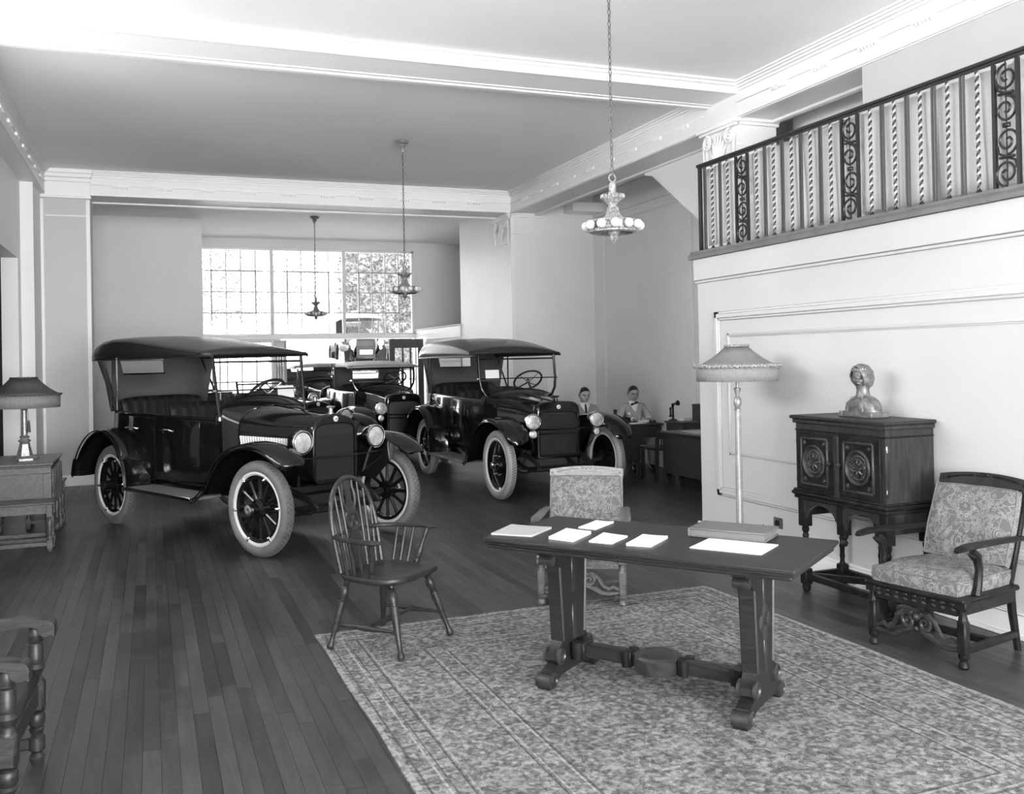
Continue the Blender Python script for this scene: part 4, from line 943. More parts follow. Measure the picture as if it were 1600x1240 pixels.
# ================================================================== CHANDELIERS
def chandelier(loc, zc, drop, label, m, gname='chandeliers on chains'):
    t = thing('chandelier', label, 'chandelier', (loc[0], loc[1], zc), .13, gname)
    b = MB(); b.lathe([(.0, 0), (.085, 0), (.09, -.02), (.075, -.045), (.04, -.055), (.045, -.075), (.035, -.09), (.015, -.12), (.012, -.16), (0, -.16)], 20); b.build('ceiling_canopy', m, t)
    b = MB(); z_ = -.16; k = 0; zt = -drop+.47
    while z_ > zt:
        pts = [(.0095*cos(a), 0, z_-.024+.026*sin(a)) for a in [2*pi*i/10 for i in range(10)]]
        if k % 2: pts = [(0, p[0], p[2]) for p in pts]
        b.path(pts, .0042, 5, True); z_ -= .043; k += 1
    stuff(b.build('chain', CHAINM, t, 60))
    z0 = -drop
    b = MB(); b.path([(.028*cos(2*pi*i/16), 0, z0+.455+.028*sin(2*pi*i/16)) for i in range(16)], .006, 6, True)
    b.lathe([(0, z0+.43), (.02, z0+.42), (.028, z0+.39), (.024, z0+.36), (.034, z0+.34), (.075, z0+.325), (.082, z0+.31), (.05, z0+.285), (.033, z0+.265), (.03, z0+.245), (.036, z0+.225), (.055, z0+.18), (.085, z0+.155), (.13, z0+.158), (.16, z0+.155), (.166, z0+.145), (.160, z0+.135), (.160, z0+.09), (.168, z0+.082), (.166, z0+.07), (.14, z0+.062), (.13, z0+.07), (.05, z0+.10), (.045, z0+.06), (.028, z0+.045), (.034, z0+.03), (.02, z0+.01), (0, z0-.01)], 28)
    b.build('body', m, t)
    b = MB()
    for k in range(18):
        a = 2*pi*k/18; b.ball((.078*cos(a), .078*sin(a), z0+.325), .012, 6, 4, (1, 1, 1.4))
        a2 = a+.35; b.path([(.032*cos(a), .032*sin(a), z0+.25), (.045*cos(a+.2), .045*sin(a+.2), z0+.20), (.075*cos(a2), .075*sin(a2), z0+.158)], .006, 4)
    for k in range(36): a = 2*pi*k/36; b.ball((.166*cos(a), .166*sin(a), z0+.083), .009, 6, 4)
    stuff(b.build('leaf_ornament', m, t))
    bm0 = MB().lathe([(0, -.03), (.018, -.03), (.02, 0), (0, 0)], 10, Matrix.Rotation(radians(90), 4, 'Y')).mesh('bulb_socket', m)
    bb0 = MB().ball((.038, 0, 0), .034, 14, 8).mesh('bulb', BULB)
    for k in range(12):
        a = 2*pi*k/12; s_ = link('bulb_socket', bm0, t); s_.location = (.152*cos(a), .152*sin(a), z0+.115); s_.rotation_euler = (0, 0, a)
        q = link('bulb', bb0, s_)
    return t
chandelier((3.08, 5.93), ZC, ZC-2.56, 'chandelier of round bulbs on a chain, nearest and lowest against the balcony wall', CHANDL)
chandelier((3.13, 11.95), ZC, ZC-2.56, 'middle one of the three chandeliers, hanging before the right of the back window', CHAND)
chandelier((2.97, 18.05), 4.53, 4.53-2.56, 'farthest chandelier, hanging in front of the middle of the back window', CHAND)
# ================================================================== RUG
RX0, RX1, RY0, RY1 = .97, 3.90, 2.2, 6.05
rug = thing('patterned_rug', 'worn oriental rug with striped border under the trestle table', 'rug', ((RX0+RX1)/2, (RY0+RY1)/2, 0), radians(.6))
hx, hy = (RX1-RX0)/2, (RY1-RY0)/2
RUG = rug_mat('oriental_rug', hx, hy)
b = MB(); rows = []
for j in range(41):
    y_ = -hy+2*hy*j/40; rows.append([(-hx+2*hx*i/30+.006*sin(y_*5)*(abs(i-15)/15)**3, y_+.008*sin(i*1.1)*(abs(j-20)/20)**4, .009) for i in range(31)])
b.grid(rows); b.grid([[(p[0], p[1], 0) for p in rows[0]], rows[0]]); b.grid([[(p[0], p[1], 0) for p in rows[-1]], rows[-1]]); b.grid([[(q[0][0], q[0][1], 0) for q in rows], [q[0] for q in rows]]); b.grid([[(q[-1][0], q[-1][1], 0) for q in rows], [q[-1] for q in rows]])
b.build('rug_field', RUG, rug, 30)
b = MB(); r = random.Random(8)
for e_, sg in ((hy, 1), (-hy, -1)):
    x_ = -hx
    while x_ < hx:
        l = r.uniform(.025, .055); dx = r.uniform(-.012, .012); b.add([(x_, e_, .006), (x_+.006, e_, .006), (x_+.005+dx, e_+sg*l, .002), (x_+dx, e_+sg*l, .002)], [(0, 1, 2, 3)]); x_ += .0105
stuff(b.build('fringe', mat('rug_fringe', .30, .95), rug, 0))
ZR = .010
# ================================================================== TRESTLE TABLE
TC = Vector((2.43, 4.27, 0)); TA = atan2(-.81, .59)
tt = thing('trestle_table', 'long dark walnut trestle table with papers on it, standing on the rug', 'table', (TC.x, TC.y, ZR), TA)
TL, TW, TH = 1.66, .78, .79
b = MB(); b.bb(-TL/2, TL/2, -TW/2, TW/2, TH-.022, TH, .006); b.build('table_top', WOODT, tt)
b = MB(); b.bb(-TL/2+.012, TL/2-.012, -TW/2+.012, TW/2-.012, TH-.032, TH-.022); b.bb(-TL/2+.02, TL/2-.02, -TW/2+.02, TW/2-.02, TH-.055, TH-.032, .006)
b.build('apron', WOODX, tt)
def half_profile(): return [(.26, TH-.055), (.26, TH-.085), (.235, TH-.10), (.185, TH-.105), (.165, TH-.125), (.175, TH-.145), (.155, TH-.165), (.13, .22), (.15, .19), (.185, .165), (.19, .13), (.165, .11), (.20, .10), (.235, .085), (.24, .055), (.265, .05), (.285, .025), (.275, 0), (.22, 0), (.20, .02), (.14, .045), (.07, .05)]
hp = half_profile(); poly = hp+[(-x_, z_) for x_, z_ in hp[::-1]]
for s_, nm in ((-1, 'trestle'), (1, 'trestle')):
    b = MB(); b.prism(poly, s_*.53-.035, s_*.53+.035, YZ); tr = b.build('trestle', WOODX, tt, 30)
    b = MB()
    for f_ in (-1, 1):
        x_ = s_*.53+f_*.035
        for q in (-1, 1):
            b.path([(x_, q*.115, .22), (x_, q*.145, TH-.17)], .008, 5)
            b.lathe([(.045, -.002), (.045, .010), (.034, .016), (.028, .008), (.014, .010), (0, .016)], 14, Matrix.Translation((x_, q*.155, .15)) @ Matrix.Rotation(radians(90*f_), 4, 'Y'))
            b.lathe([(.036, -.002), (.036, .010), (.026, .014), (.02, .007), (0, .012)], 14, Matrix.Translation((x_, q*.235, .045)) @ Matrix.Rotation(radians(90*f_), 4, 'Y'))
        b.box((x_, 0, .24+.06), (.010, .035, .20), 0, .004); b.box((x_, 0, TH-.22), (.010, .035, .22), 0, .004)
        if s_ > 0:
            for (dy, dz_) in ((0, .05), (0, -.05), (.045, 0), (-.045, 0)): b.ball((x_, dy, .44+dz_), .042, 10, 6, (.3, 1, 1))
    for q in (-1, 1): b.tube((s_*.53-.04, q*.255, .040), (s_*.53+.04, q*.255, .040), .037, .037, 14); b.tube((s_*.53-.04, q*.215, TH-.125), (s_*.53+.04, q*.215, TH-.125), .026, .026, 12)
    b.build('carving', CARVE, tr)
b = MB(); zs = .155
b.bb(-.5, .5, -.032, .032, zs-.035, zs+.035, .005); st_ = b.build('stretcher', WOODX, tt)
b = MB(); b.lathe([(0, zs-.045), (.12, zs-.045), (.125, zs-.03), (.125, zs+.03), (.115, zs+.042), (.09, zs+.042), (.08, zs+.048), (.06, zs+.044), (.04, zs+.05), (0, zs+.046)], 28)
b.build('stretcher_boss', CARVE, st_)
for s_ in (-1, 1):
    b = MB(); b.box((s_*.145, 0, zs), (.03, .11, .085), 0, .006); b.tube((s_*.162, -.045, zs-.04), (s_*.162, -.045, zs+.04), .022, .022, 10); b.tube((s_*.162, .045, zs-.04), (s_*.162, .045, zs+.04), .022, .022, 10); b.build('stretcher_bracket', WOODC, st_)
    b = MB(); b.tube((s_*.455, -.04, zs-.045), (s_*.455, -.04, zs+.045), .032, .032, 12); b.tube((s_*.455, .04, zs-.045), (s_*.455, .04, zs+.045), .032, .032, 12); b.box((s_*.43, 0, zs), (.05, .11, .085), 0, .005); b.build('stretcher_bracket', WOODC, st_)
ZT = ZR+TH
def sheet(name, pts, h, label, m, cat, curl=0, group='papers on the table'):
    P = [Vector((x_, y_, 0)) for x_, y_ in pts]; c_ = sum(P, Vector())/4; P = [p-c_ for p in P]
    n = 8; R = []
    for j in range(n+1):
        v_ = j/n; R.append([])
        for i in range(n+1):
            u = i/n; p = P[0]*(1-u)*(1-v_)+P[1]*u*(1-v_)+P[2]*u*v_+P[3]*(1-u)*v_
            R[-1].append((p.x, p.y, h+curl*((2*u-1)**2*.5+v_**3*.5)))
    b = MB().grid(R); rim = R[0]+[q[-1] for q in R[1:]]+R[-1][-2::-1]+[q[0] for q in R[-2:0:-1]]
    b.grid([[(p[0], p[1], 0) for p in rim], rim], True)
    o = b.build(name, m, None, 40); o.location = (c_.x, c_.y, ZT+.0005); return tag(o, label, cat, group)
sheet('magazine', [(1.70, 4.76), (1.87, 4.60), (2.06, 4.77), (1.89, 4.95)], .008, 'grey covered booklet at the left end of the trestle table', PAPERG, 'booklet', .004)
sheet('paper', [(1.93, 4.51), (2.01, 4.38), (2.19, 4.54), (2.11, 4.68)], .012, 'thick white leaflet next to the grey booklet on the trestle table', PAPER, 'paper', .004)
sheet('paper', [(2.20, 4.72), (2.26, 4.63), (2.45, 4.78), (2.38, 4.86)], .004, 'small pale paper lying farthest back on the trestle table, before the armchair', PAPER, 'paper', .006)
sheet('paper', [(2.08, 4.34), (2.16, 4.24), (2.32, 4.37), (2.25, 4.51)], .006, 'middle one of the three white leaflets along the near edge of the trestle table', PAPER, 'paper', .003)
sheet('paper', [(2.21, 4.18), (2.30, 4.09), (2.49, 4.25), (2.40, 4.35)], .010, 'right one of the three white leaflets along the near edge of the trestle table', PAPER, 'paper', .004)
sheet('paper', [(2.46, 3.99), (2.67, 3.70), (2.88, 3.85), (2.67, 4.14)], .004, 'large white sheet in front of the dark portfolio on the trestle table', PAPER, 'paper', .001)
pf = thing('portfolio', 'dark cloth bound portfolio lying flat at the right of the trestle table', 'book', (2.82, 4.15, ZT+.001), TA+.02)
mb().bb(-.205, .205, -.11, .13, 0, .008, .003).build('back_cover', BOOK, pf); mb().bb(-.195, .195, -.10, .12, .008, .038).build('page_block', mat('aged_pages', .13, .8), pf); mb().bb(-.205, .205, -.11, .13, .038, .047, .003).build('front_cover', BOOK, pf)
mb().bb(-.207, -.195, -.11, .13, .004, .043, .003).build('spine', BOOK, pf)
# ================================================================== WINDSOR ARMCHAIR
wc = thing('windsor_armchair', 'dark bow-back windsor armchair with pierced splat, on the near left rug corner', 'chair', (1.35, 5.68, ZR), face(.66, -.75))
SH = .455
seat_o = [(.0, .235), (.10, .24), (.19, .225), (.255, .17), (.275, .06), (.265, -.06), (.235, -.16), (.17, -.225), (.08, -.245), (0, -.25)]
so = seat_o+[(-x_, y_) for x_, y_ in seat_o[-2:0:-1]]
b = MB(); cx, cy = 0, -.02
def ring(k, z_): return [(cx+(x_-cx)*k, cy+(y_-cy)*k, z_) for x_, y_ in so]
b.grid([ring(.92, SH-.042), ring(1.02, SH-.03), ring(1.04, SH-.015), ring(1.02, SH), ring(.9, SH+.002), ring(.7, SH-.010), ring(.4, SH-.014), ring(.05, SH-.010)], True, False, True)
b.build('seat', WOODD, wc, 50)
LEGP = [(0, .016), (.06, .022), (.10, .017), (.12, .024), (.14, .016), (.17, .026), (.24, .029), (.30, .020), (.33, .018), (.34, .026), (.36, .025), (.42, .027), (.60, .022), (.80, .016), (.90, .015), (.94, .023), (.98, .022), (1, .015)]
feet = {}
for sx in (-1, 1):
    for sy in (-1, 1):
        p = (sx*.185, .145 if sy > 0 else -.165, SH-.02); q = (sx*.275, .275 if sy > 0 else -.245, .008); feet[(sx, sy)] = (Vector(p), Vector(q))
        MB().turn(p, q, LEGP, 12).build('leg', WOODD, wc)
def legpt(k, u): return feet[k][0].lerp(feet[k][1], u)
SP = [(0, .010), (.25, .013), (.45, .018), (.5, .020), (.55, .018), (.75, .013), (1, .010)]
for sx in (-1, 1): MB().turn(legpt((sx, -1), .66), legpt((sx, 1), .66), SP).build('stretcher', WOODD, wc)
m0 = (legpt((-1, -1), .66)+legpt((-1, 1), .66))/2; m1 = (legpt((1, -1), .66)+legpt((1, 1), .66))/2
MB().turn(m0, m1, SP).build('cross_stretcher', WOODD, wc)
AZ = .675
bw = []
for i in range(33):
    a = pi*i/32; x_ = .25*cos(a); s_ = sin(a)**.75 if sin(a) > 0 else 0; z_ = SH+.55*s_; bw.append((x_*(.84+.29*sin(a)), -.20-.20*(z_-SH)-.02*cos(a)**2*0, z_))
MB().path(bw, .0155, 8).build('bow', WOODD, wc)
arm = []
for i in range(41):
    u = -1+2*i/40; a = u*radians(118)
    arm.append((.275*sin(a)*(1.05 if abs(a) < pi/2 else 1.0), -.22+(.0 if True else 0)-.07*cos(a) if abs(a) < pi/2 else -.22+.0, AZ))
arm = [(.285*math.copysign(min(1, abs(t_)*1.0), t_) if abs(t_) <= 1 else .285*math.copysign(1, t_), 0, AZ) for t_ in []]
ap = [(-.305, .125), (-.31, .05), (-.30, -.04), (-.285, -.13), (-.24, -.215), (-.14, -.262), (0, -.275)]; ap = ap+[(-x_, y_) for x_, y_ in ap[-2::-1]]
b = MB(); n = len(ap); rows = []
for i, (x_, y_) in enumerate(ap):
    a = ap[max(0, i-1)]; c_ = ap[min(n-1, i+1)]; tt_ = Vector((c_[0]-a[0], c_[1]-a[1], 0)).normalized(); nn = Vector((-tt_.y, tt_.x, 0)); w_ = .036 if i in (0, n-1) else (.030 if i in (1, n-2) else .019)
    rows.append([Vector((x_, y_, AZ))+nn*w_*cos(q*pi/4+pi/8)+Vector((0, 0, .0125*sin(q*pi/4+pi/8)*1.1)) for q in range(8)])
b.grid(rows, True, False, True)
for s_ in (-1, 1): b.ball((s_*.305, .128, AZ), .036, 12, 6, (1, 1, .36))
b.build('arm_rail', WOODD, wc, 50)
SPN = [(0, .008), (.25, .010), (.32, .0125), (.36, .009), (.39, .012), (.45, .010), (1, .006)]
for i, x_ in enumerate((-.195, -.14, -.088, .088, .14, .195)):
    k = min(1, abs(x_)/.26); zt = SH+.55*(sqrt(max(0, 1-(x_*.94/.26)**2)))**.75
    MB().turn((x_*.86, -.21, SH-.01), (x_*1.05, -.20-.20*(zt-SH), zt), SPN, 8).build('spindle', WOODD, wc)
for s_ in (-1, 1):
    for (yb_, ya_) in ((-.13, -.13), (-.075, -.07), (-.02, -.005)):
        MB().turn((s_*.235, yb_, SH-.01), (s_*.30, ya_, AZ), [(0, .008), (.35, .012), (.42, .009), (.48, .012), (.6, .009), (1, .007)], 8).build('arm_spindle', WOODD, wc)
    MB().turn((s_*.235, .045, SH-.01), (s_*.305, .098, AZ), [(0, .012), (.08, .018), (.14, .013), (.2, .020), (.35, .022), (.55, .012), (.7, .014), (.85, .018), (1, .012)], 10).build('arm_support', WOODD, wc)
def splat_pt(x_, z_): return Vector((x_, -.212-.20*(z_-SH), z_))
sh_ = [(.045, SH-.005), (.040, SH+.05), (.055, SH+.12), (.058, SH+.18), (.036, SH+.225), (.030, SH+.25)]
def band(lst, th=.011):
    poly = lst+[(-x_, z_) for x_, z_ in lst[::-1]]; b = MB(); n = len(poly)
    V = [splat_pt(x_, z_)+Vector((0, -th/2, 0)) for x_, z_ in poly]+[splat_pt(x_, z_)+Vector((0, th/2, 0)) for x_, z_ in poly]
    b.add(V, [tuple(range(n))[::-1], tuple(range(n, 2*n))]+[(i, (i+1) % n, n+(i+1) % n, n+i) for i in range(n)]); return b
b = band(sh_)
b2 = band([(.026, SH+.315), (.038, SH+.34), (.034, SH+.37), (.022, SH+.40), (.020, SH+.46), (.034, SH+.50), (.028, SH+.546)]); b.add(b2.v, b2.f)
for s_ in (-1, 1): b.path([splat_pt(s_*.03, SH+.345), splat_pt(s_*.058, SH+.39), splat_pt(s_*.062, SH+.44), splat_pt(s_*.05, SH+.49), splat_pt(s_*.056, SH+.535)], .010, 6)
c_ = splat_pt(0, SH+.285); Mx = Matrix.Translation(c_) @ Matrix.Rotation(radians(90+11), 4, 'X')
b.grid([[Mx @ Vector((r_*cos(2*pi*k/24), r_*sin(2*pi*k/24), z_)) for k in range(24)] for r_, z_ in ((.066, -.009), (.066, .009), (.048, .009), (.048, -.009))], True, True)
for k in range(6): a = k*pi/3; b.path([Mx @ Vector((.008*cos(a), .008*sin(a), 0)), Mx @ Vector((.052*cos(a), .052*sin(a), 0))], .008, 6)
b.lathe([(0, -.009), (.014, -.008), (.014, .008), (0, .01)], 12, Mx)
b.build('splat', WOODD, wc, 40)
# ================================================================== LOW CARVED ARMCHAIRS
def spiral(cx, cz, r0, turns, dirn, a0, n=22): return [(cx+(r0*(1-i/(n*1.12)))*cos(a0+dirn*i/n*turns*2*pi), 0, cz+(r0*(1-i/(n*1.12)))*sin(a0+dirn*i/n*turns*2*pi)) for i in range(n+1)]
def low_armchair(label, loc, rz, wd, fr_, rec=.22):
    t = thing('carved_armchair', label, 'armchair', loc, rz, 'low carved armchairs')
    for s_ in (-1, 1):
        b = MB(); x_ = s_*.285
        b.bb(x_-.032, x_+.032, .235, .29, .29, .335, .004); b.turn((x_, .262, .30), (x_, .262, .045), [(0, .026), (.12, .018), (.2, .025), (.9, .026), (.95, .018), (1, .018)], 8)
        b.bb(x_-.026, x_+.026, .236, .288, .07, .24, .008); b.lathe([(.0, 0), (.022, 0), (.03, .012), (.026, .03), (.018, .04), (.03, .055), (.03, .07), (0, .07)], 12, Matrix.Translation((x_, .262, 0)))
        b.build('front_leg', wd, t)
        b = MB(); b.path([(x_*.95, -.23, .33), (x_*.95, -.25, .2), (x_*.95, -.30, .0)], [.03, .027, .022], 6); b.build('rear_leg', wd, t)
    b = MB(); b.bb(-.315, .315, -.26, .305, .325, .352, .008); b.build('seat_board', wd, t)
    b = MB(); b.bb(-.26, .26, .25, .28, .255, .325, .004); b.bb(-.30, -.27, -.24, .25, .265, .325, .004); b.bb(.27, .30, -.24, .25, .265, .325, .004); rail = b.build('seat_rail', wd, t)
    b = MB()
    for k in range(9): b.ball((-.235+k*.0588, .280, .285), .015, 8, 5, (1.2, .35, .6)); b.box((-.235+k*.0588, .283, .312), (.03, .008, .012), 0, .003)
    stuff(b.build('carving', CARVE if wd is WOODC else wd, rail))
    # scrolled front stretcher
    b = MB()
    for s_ in (-1, 1):
        pts = [(s_*p[0], .262, p[2]) for p in spiral(.052, .175, .045, 1.6, -1, pi*.65)][::-1]+[(s_*.075, .262, .222), (s_*.115, .262, .19), (s_*.15, .262, .135), (s_*.19, .262, .115), (s_*.215, .262, .13), (s_*.26, .262, .115)]
        b.path(pts, [.008+.006*min(1, i/20) for i in range(len(pts))], 6)
        b.path([(s_*.03, .262, .135), (s_*.09, .262, .115), (s_*.14, .262, .085), (s_*.2, .262, .082), (s_*.26, .262, .09)], [.012, .02, .016, .014, .012], 6, flat=1)
    b.ball((0, .262, .20), .022, 8, 6); b.ball((0, .262, .14), .016, 8, 6)
    b.build('front_stretcher', CARVE if wd is WOODC else wd, t)
    b = MB()
    for s_ in (-1, 1): b.bar((s_*.285, .25, .09), (s_*.28, -.27, .09), .03, .04, bev=.006)
    b.bar((-.285, -.02, .09), (.285, -.02, .09), .03, .04, bev=.006); b.build('floor_stretcher', wd, t)
    for s_ in (-1, 1):
        b = MB(); b.path([(s_*.30, .155, .35), (s_*.30, .135, .41), (s_*.30, .125, .48), (s_*.30, .145, .545), (s_*.30, .19, .580)], [.026, .022, .022, .026, .018], 8); b.path([(s_*.30, .18, .545), (s_*.30, .225, .565)], [.018, .008], 6)
        b.path([(s_*.30, -.32, .585), (s_*.305, -.15, .595), (s_*.31, .1, .602), (s_*.315, .25, .605), (s_*.315, .32, .600), (s_*.315, .36, .592)], [.014, .015, .016, .017, .015, .008], 8, flat=2.3)
        o = b.build('arm', wd, t)
    bp = lambda x_, u, off=0: Vector((x_, -.245-rec*u+off*.93, .36+.53*u+off*.38))
    b = MB()
    for s_ in (-1, 1): b.bar(bp(s_*.265, -.02), bp(s_*.265, .93), .03, .035, bev=.006)
    b.bar(bp(-.25, .05), bp(.25, .05), .03, .05, bev=.006); b.bar(bp(-.25, .74), bp(.25, .74), .02, .03, bev=.004)
    R = []
    for i in range(17):
        u_ = -1+i/8; x_ = .283*u_; top_ = .96+.045*(1-u_*u_); R.append([bp(x_, .86, -.015), bp(x_, top_-.01, -.015), bp(x_, top_, 0), bp(x_, top_-.01, .018), bp(x_, .86, .018)])
    b.grid(R, True, False, True); fr = b.build('back_frame', fr_, t, 40)
    b = MB()
    for q in (-1, 1): b.path([bp(q*.06, .963, .02), bp(q*.14, .95, .02), bp(q*.23, .915, .02)], .006, 5)
    for q in (-1, 0, 1): b.ball(bp(q*.03, .965, .02), .011, 8, 5)
    for q in (-1, 1): b.ball(bp(q*.262, .905, .02), .011, 8, 5); b.bar(bp(q*.265, .3, .019), bp(q*.265, .82, .019), .010, .008)
    b.build('crest_carving', fr_, fr)
    b = MB()
    for k in range(33): b.path([bp(-.245+k*.0153, .74, 0), bp(-.245+k*.0153, .875, 0)], .0035, 4)
    for k in range(6): b.path([bp(-.25, .755+.022*k, .002), bp(.25, .755+.022*k, .002)], .0035, 4)
    stuff(b.build('cane_panel', fr_, fr, 0))
    def pillow(f, nx, ny, th, nm):
        b = MB(); T_, B_ = [], []
        for j in range(ny+1):
            T_.append([]); B_.append([])
            for i in range(nx+1):
                u, v_ = -1+2*i/nx, -1+2*j/ny; k = (1-abs(u)**6)*(1-abs(v_)**6); wv_ = .004*sin(u*9+v_*4)
                e_ = 1-.03*(abs(u)*abs(v_))**3
                T_[-1].append(f(u*e_, v_*e_, th*(.66+.34*k)+wv_)); B_[-1].append(f(u*e_, v_*e_, 0))
        b.grid(T_); b.grid(B_)
        rim = lambda G: G[0]+[q[-1] for q in G[1:]]+G[-1][-2::-1]+[q[0] for q in G[-2:0:-1]]
        mid = [(a+c_)/2+((a+c_)/2-(sum(rim(B_), Vector())/len(rim(B_)))).normalized()*.008 for a, c_ in zip(rim(T_), rim(B_))]
        b.grid([rim(B_), mid, rim(T_)], True); o = b.build(nm, TAP, t, 60)
        MB().path(rim(T_), .005, 5, True).build('piping', BOOK, o); return o
    pillow(lambda u, v_, h_: Vector((u*.275, .02+v_*.275, .353+h_)), 12, 12, .105, 'seat_cushion')
    pillow(lambda u, v_, h_: bp(u*.265, .47+.36*v_, .02+h_), 12, 12, .075, 'back_cushion')
    return t
low_armchair('carved armchair with pale back frame and tapestry cushions, standing behind the trestle table', (2.93, 6.20, .009), face(-.49, -.87), WOODB, WOODL)
low_armchair('dark carved armchair with tapestry seat and back cushions, beside the cabinet at the right', (4.334, 4.243, .0), face(-.98, -.2), WOODC, WOODC, .22).scale = (1, 1, 1.11)
# ================================================================== CABINET
cb_ = thing('carved_cabinet', 'tall dark oak cabinet with two carved roundel doors on turned legs against the white wall', 'cabinet', (4.645, 5.25, 0), face(-1, 0)); cb_.scale = (1, 1, 1.018)
# local: +y looks into the room, x along the wall (+x towards the back of the room)
W2, D2 = .452, .205
b = MB(); b.bb(-W2, W2, -D2, D2, .72, 1.22, .004); b.build('carcass', WOODM, cb_)
b = MB(); b.bb(-W2-.035, W2+.035, -D2, D2+.035, 1.245, 1.27, .008); b.bb(-W2-.018, W2+.018, -D2, D2+.018, 1.215, 1.245, .006); b.build('top_board', WOODM, cb_)
b = MB(); b.bb(-W2-.006, W2+.006, -D2, D2+.006, 1.16, 1.172, .004); b.bb(-W2-.03, W2+.03, -D2, D2+.03, .70, .727, .008); b.bb(-W2-.02, W2+.02, -D2, D2+.02, .727, .742, .006); b.bb(-W2-.015, W2+.015, -D2, D2+.015, .672, .70, .006); b.build('moulding', WOODC, cb_)
for s_ in (-1, 1):
    x0, x1 = (-W2+.035, -.028) if s_ < 0 else (.028, W2-.035); xc = (x0+x1)/2
    d = MB().bb(x0, x1, D2, D2+.018, .75, 1.155, .004).build('door', WOODC, cb_)
    b = MB(); px, pz, zc = .138, .162, .952
    for (a, c_) in (((-px, -pz), (px, -pz)), ((px, -pz), (px, pz)), ((px, pz), (-px, pz)), ((-px, pz), (-px, -pz))): b.bar((xc+a[0], D2+.018, zc+a[1]), (xc+c_[0], D2+.018, zc+c_[1]), .03, .02, (0, 0, 1) if a[1] == c_[1] else (1, 0, 0), bev=.006)
    b.build('panel_frame', CARVE, d)
    My = Matrix.Translation((xc, D2+.018, zc)) @ Matrix.Rotation(radians(-90), 4, 'X')
    b = MB(); b.lathe([(.120, 0), (.120, .012), (.110, .022), (.100, .012), (.09, .004), (.088, .010), (.082, .012), (.070, .004), (.065, .012), (.056, .014), (.048, .004), (.02, .010), (0, .016)], 36, My)
    for k in range(24): a = k*pi/12; b.ball(My @ Vector((.076*cos(a), .076*sin(a), .010)), .0075, 6, 4)
    for k in range(8): a = k*pi/4; b.path([My @ Vector((.012*cos(a), .012*sin(a), .012)), My @ Vector((.034*cos(a), .034*sin(a), .016)), My @ Vector((.056*cos(a), .056*sin(a), .009))], [.005, .011, .005], 6)
    b.build('roundel', CARVE, d)
    for qx in (-1, 1):
        for qz in (-1, 1): MB().lathe([(.018, 0), (.018, .008), (.012, .012), (.010, .007), (.005, .012), (0, .014)], 12, Matrix.Translation((xc+qx*.105, D2+.018, zc+qz*.128)) @ Matrix.Rotation(radians(-90), 4, 'X')).build('corner_boss', CARVE, d)
    xk = x1-.022 if s_ < 0 else x0+.022
    b = MB().lathe([(.008, 0), (.008, .012), (.018, .022), (.018, .034), (.008, .040), (0, .041)], 14, Matrix.Translation((xk, D2+.018, .955)) @ Matrix.Rotation(radians(-90), 4, 'X')); b.build('knob', WOODM, d)
    b = MB()
    for zh in (.81, 1.09): b.box((-W2-.002 if s_ < 0 else W2+.002, D2-.01, zh), (.006, .014, .045), 0, .002)
    b.build('hinge', NICKEL, d)
MB().bb(-.026, .026, D2, D2+.022, .70, 1.15, .006).build('centre_stile', WOODM, cb_)
# arcaded base
def arcade(b, x0, x1, y0, y1, top, spr):
    r_ = (x1-x0)/2; xm = (x0+x1)/2; poly = [(x0, top), (x0, spr)]+[(xm-r_*cos(pi*i/16), spr+(top-.035-spr)*sin(pi*i/16)) for i in range(1, 16)]+[(x1, spr), (x1, top)]
    b.prism(poly, -y1, -y0, XZ)
b = MB(); arcade(b, -W2+.07, -.035, D2-.035, D2-.012, .675, .50); arcade(b, .035, W2-.07, D2-.035, D2-.012, .675, .50); b.build('arched_apron', CARVE, cb_, 40)
b = MB(); b.bb(-W2+.005, -W2+.028, -D2+.02, D2-.06, .54, .675, .004); b.bb(W2-.028, W2-.005, -D2+.02, D2-.06, .54, .675, .004); b.bb(-W2+.03, W2-.03, -D2+.01, -D2+.03, .54, .675, .004); b.build('side_apron', WOODM, cb_)
TUR = [(0, .030), (.03, .020), (.06, .028), (.12, .026), (.18, .017), (.22, .024), (.27, .022), (.34, .016), (.38, .022), (.42, .017), (.50, .018), (.56, .023), (.62, .018), (.72, .017), (.80, .020), (.90, .015), (1, .026)]
for (x_, y_) in ((-W2+.04, D2-.04), (0, D2-.04), (W2-.04, D2-.04), (-W2+.04, -D2+.04), (W2-.04, -D2+.04)):
    b = MB(); b.bb(x_-.036, x_+.036, y_-.036, y_+.036, .47, .675, .004)
    if x_ == 0: b.lathe([(.0, .39), (.02, .395), (.028, .415), (.016, .438), (.03, .455), (.03, .47), (0, .47)], 12, Matrix.Translation((x_, y_, 0)))
    else: b.turn((x_, y_, .475), (x_, y_, .16), TUR, 12); b.bb(x_-.034, x_+.034, y_-.034, y_+.034, .05, .165, .008); b.lathe([(.022, 0), (.032, .02), (.03, .05), (0, .05)], 12, Matrix.Translation((x_, y_, 0)))
    b.build('leg' if x_ else 'pendant', WOODC, cb_)
b = MB(); b.turn((0, -D2+.05, .475), (0, -D2+.05, .16), TUR, 12); b.bb(-.034, .034, -D2+.016, -D2+.084, .0, .165, .008); b.bb(-.034, .034, -D2+.016, -D2+.084, .47, .56, .004); b.build('leg', WOODC, cb_)
b = MB()
for (p, q) in (((-W2+.04, D2-.04), (W2-.04, D2-.04)), ((-W2+.04, -D2+.04), (W2-.04, -D2+.04)), ((-W2+.04, -D2+.04), (-W2+.04, D2-.04)), ((W2-.04, -D2+.04), (W2-.04, D2-.04)), ((0, -D2+.05), (W2-.06, D2-.06)), ((0, -D2+.05), (-W2+.06, D2-.06))): b.bar((*p, .11), (*q, .11), .04, .045, bev=.005)
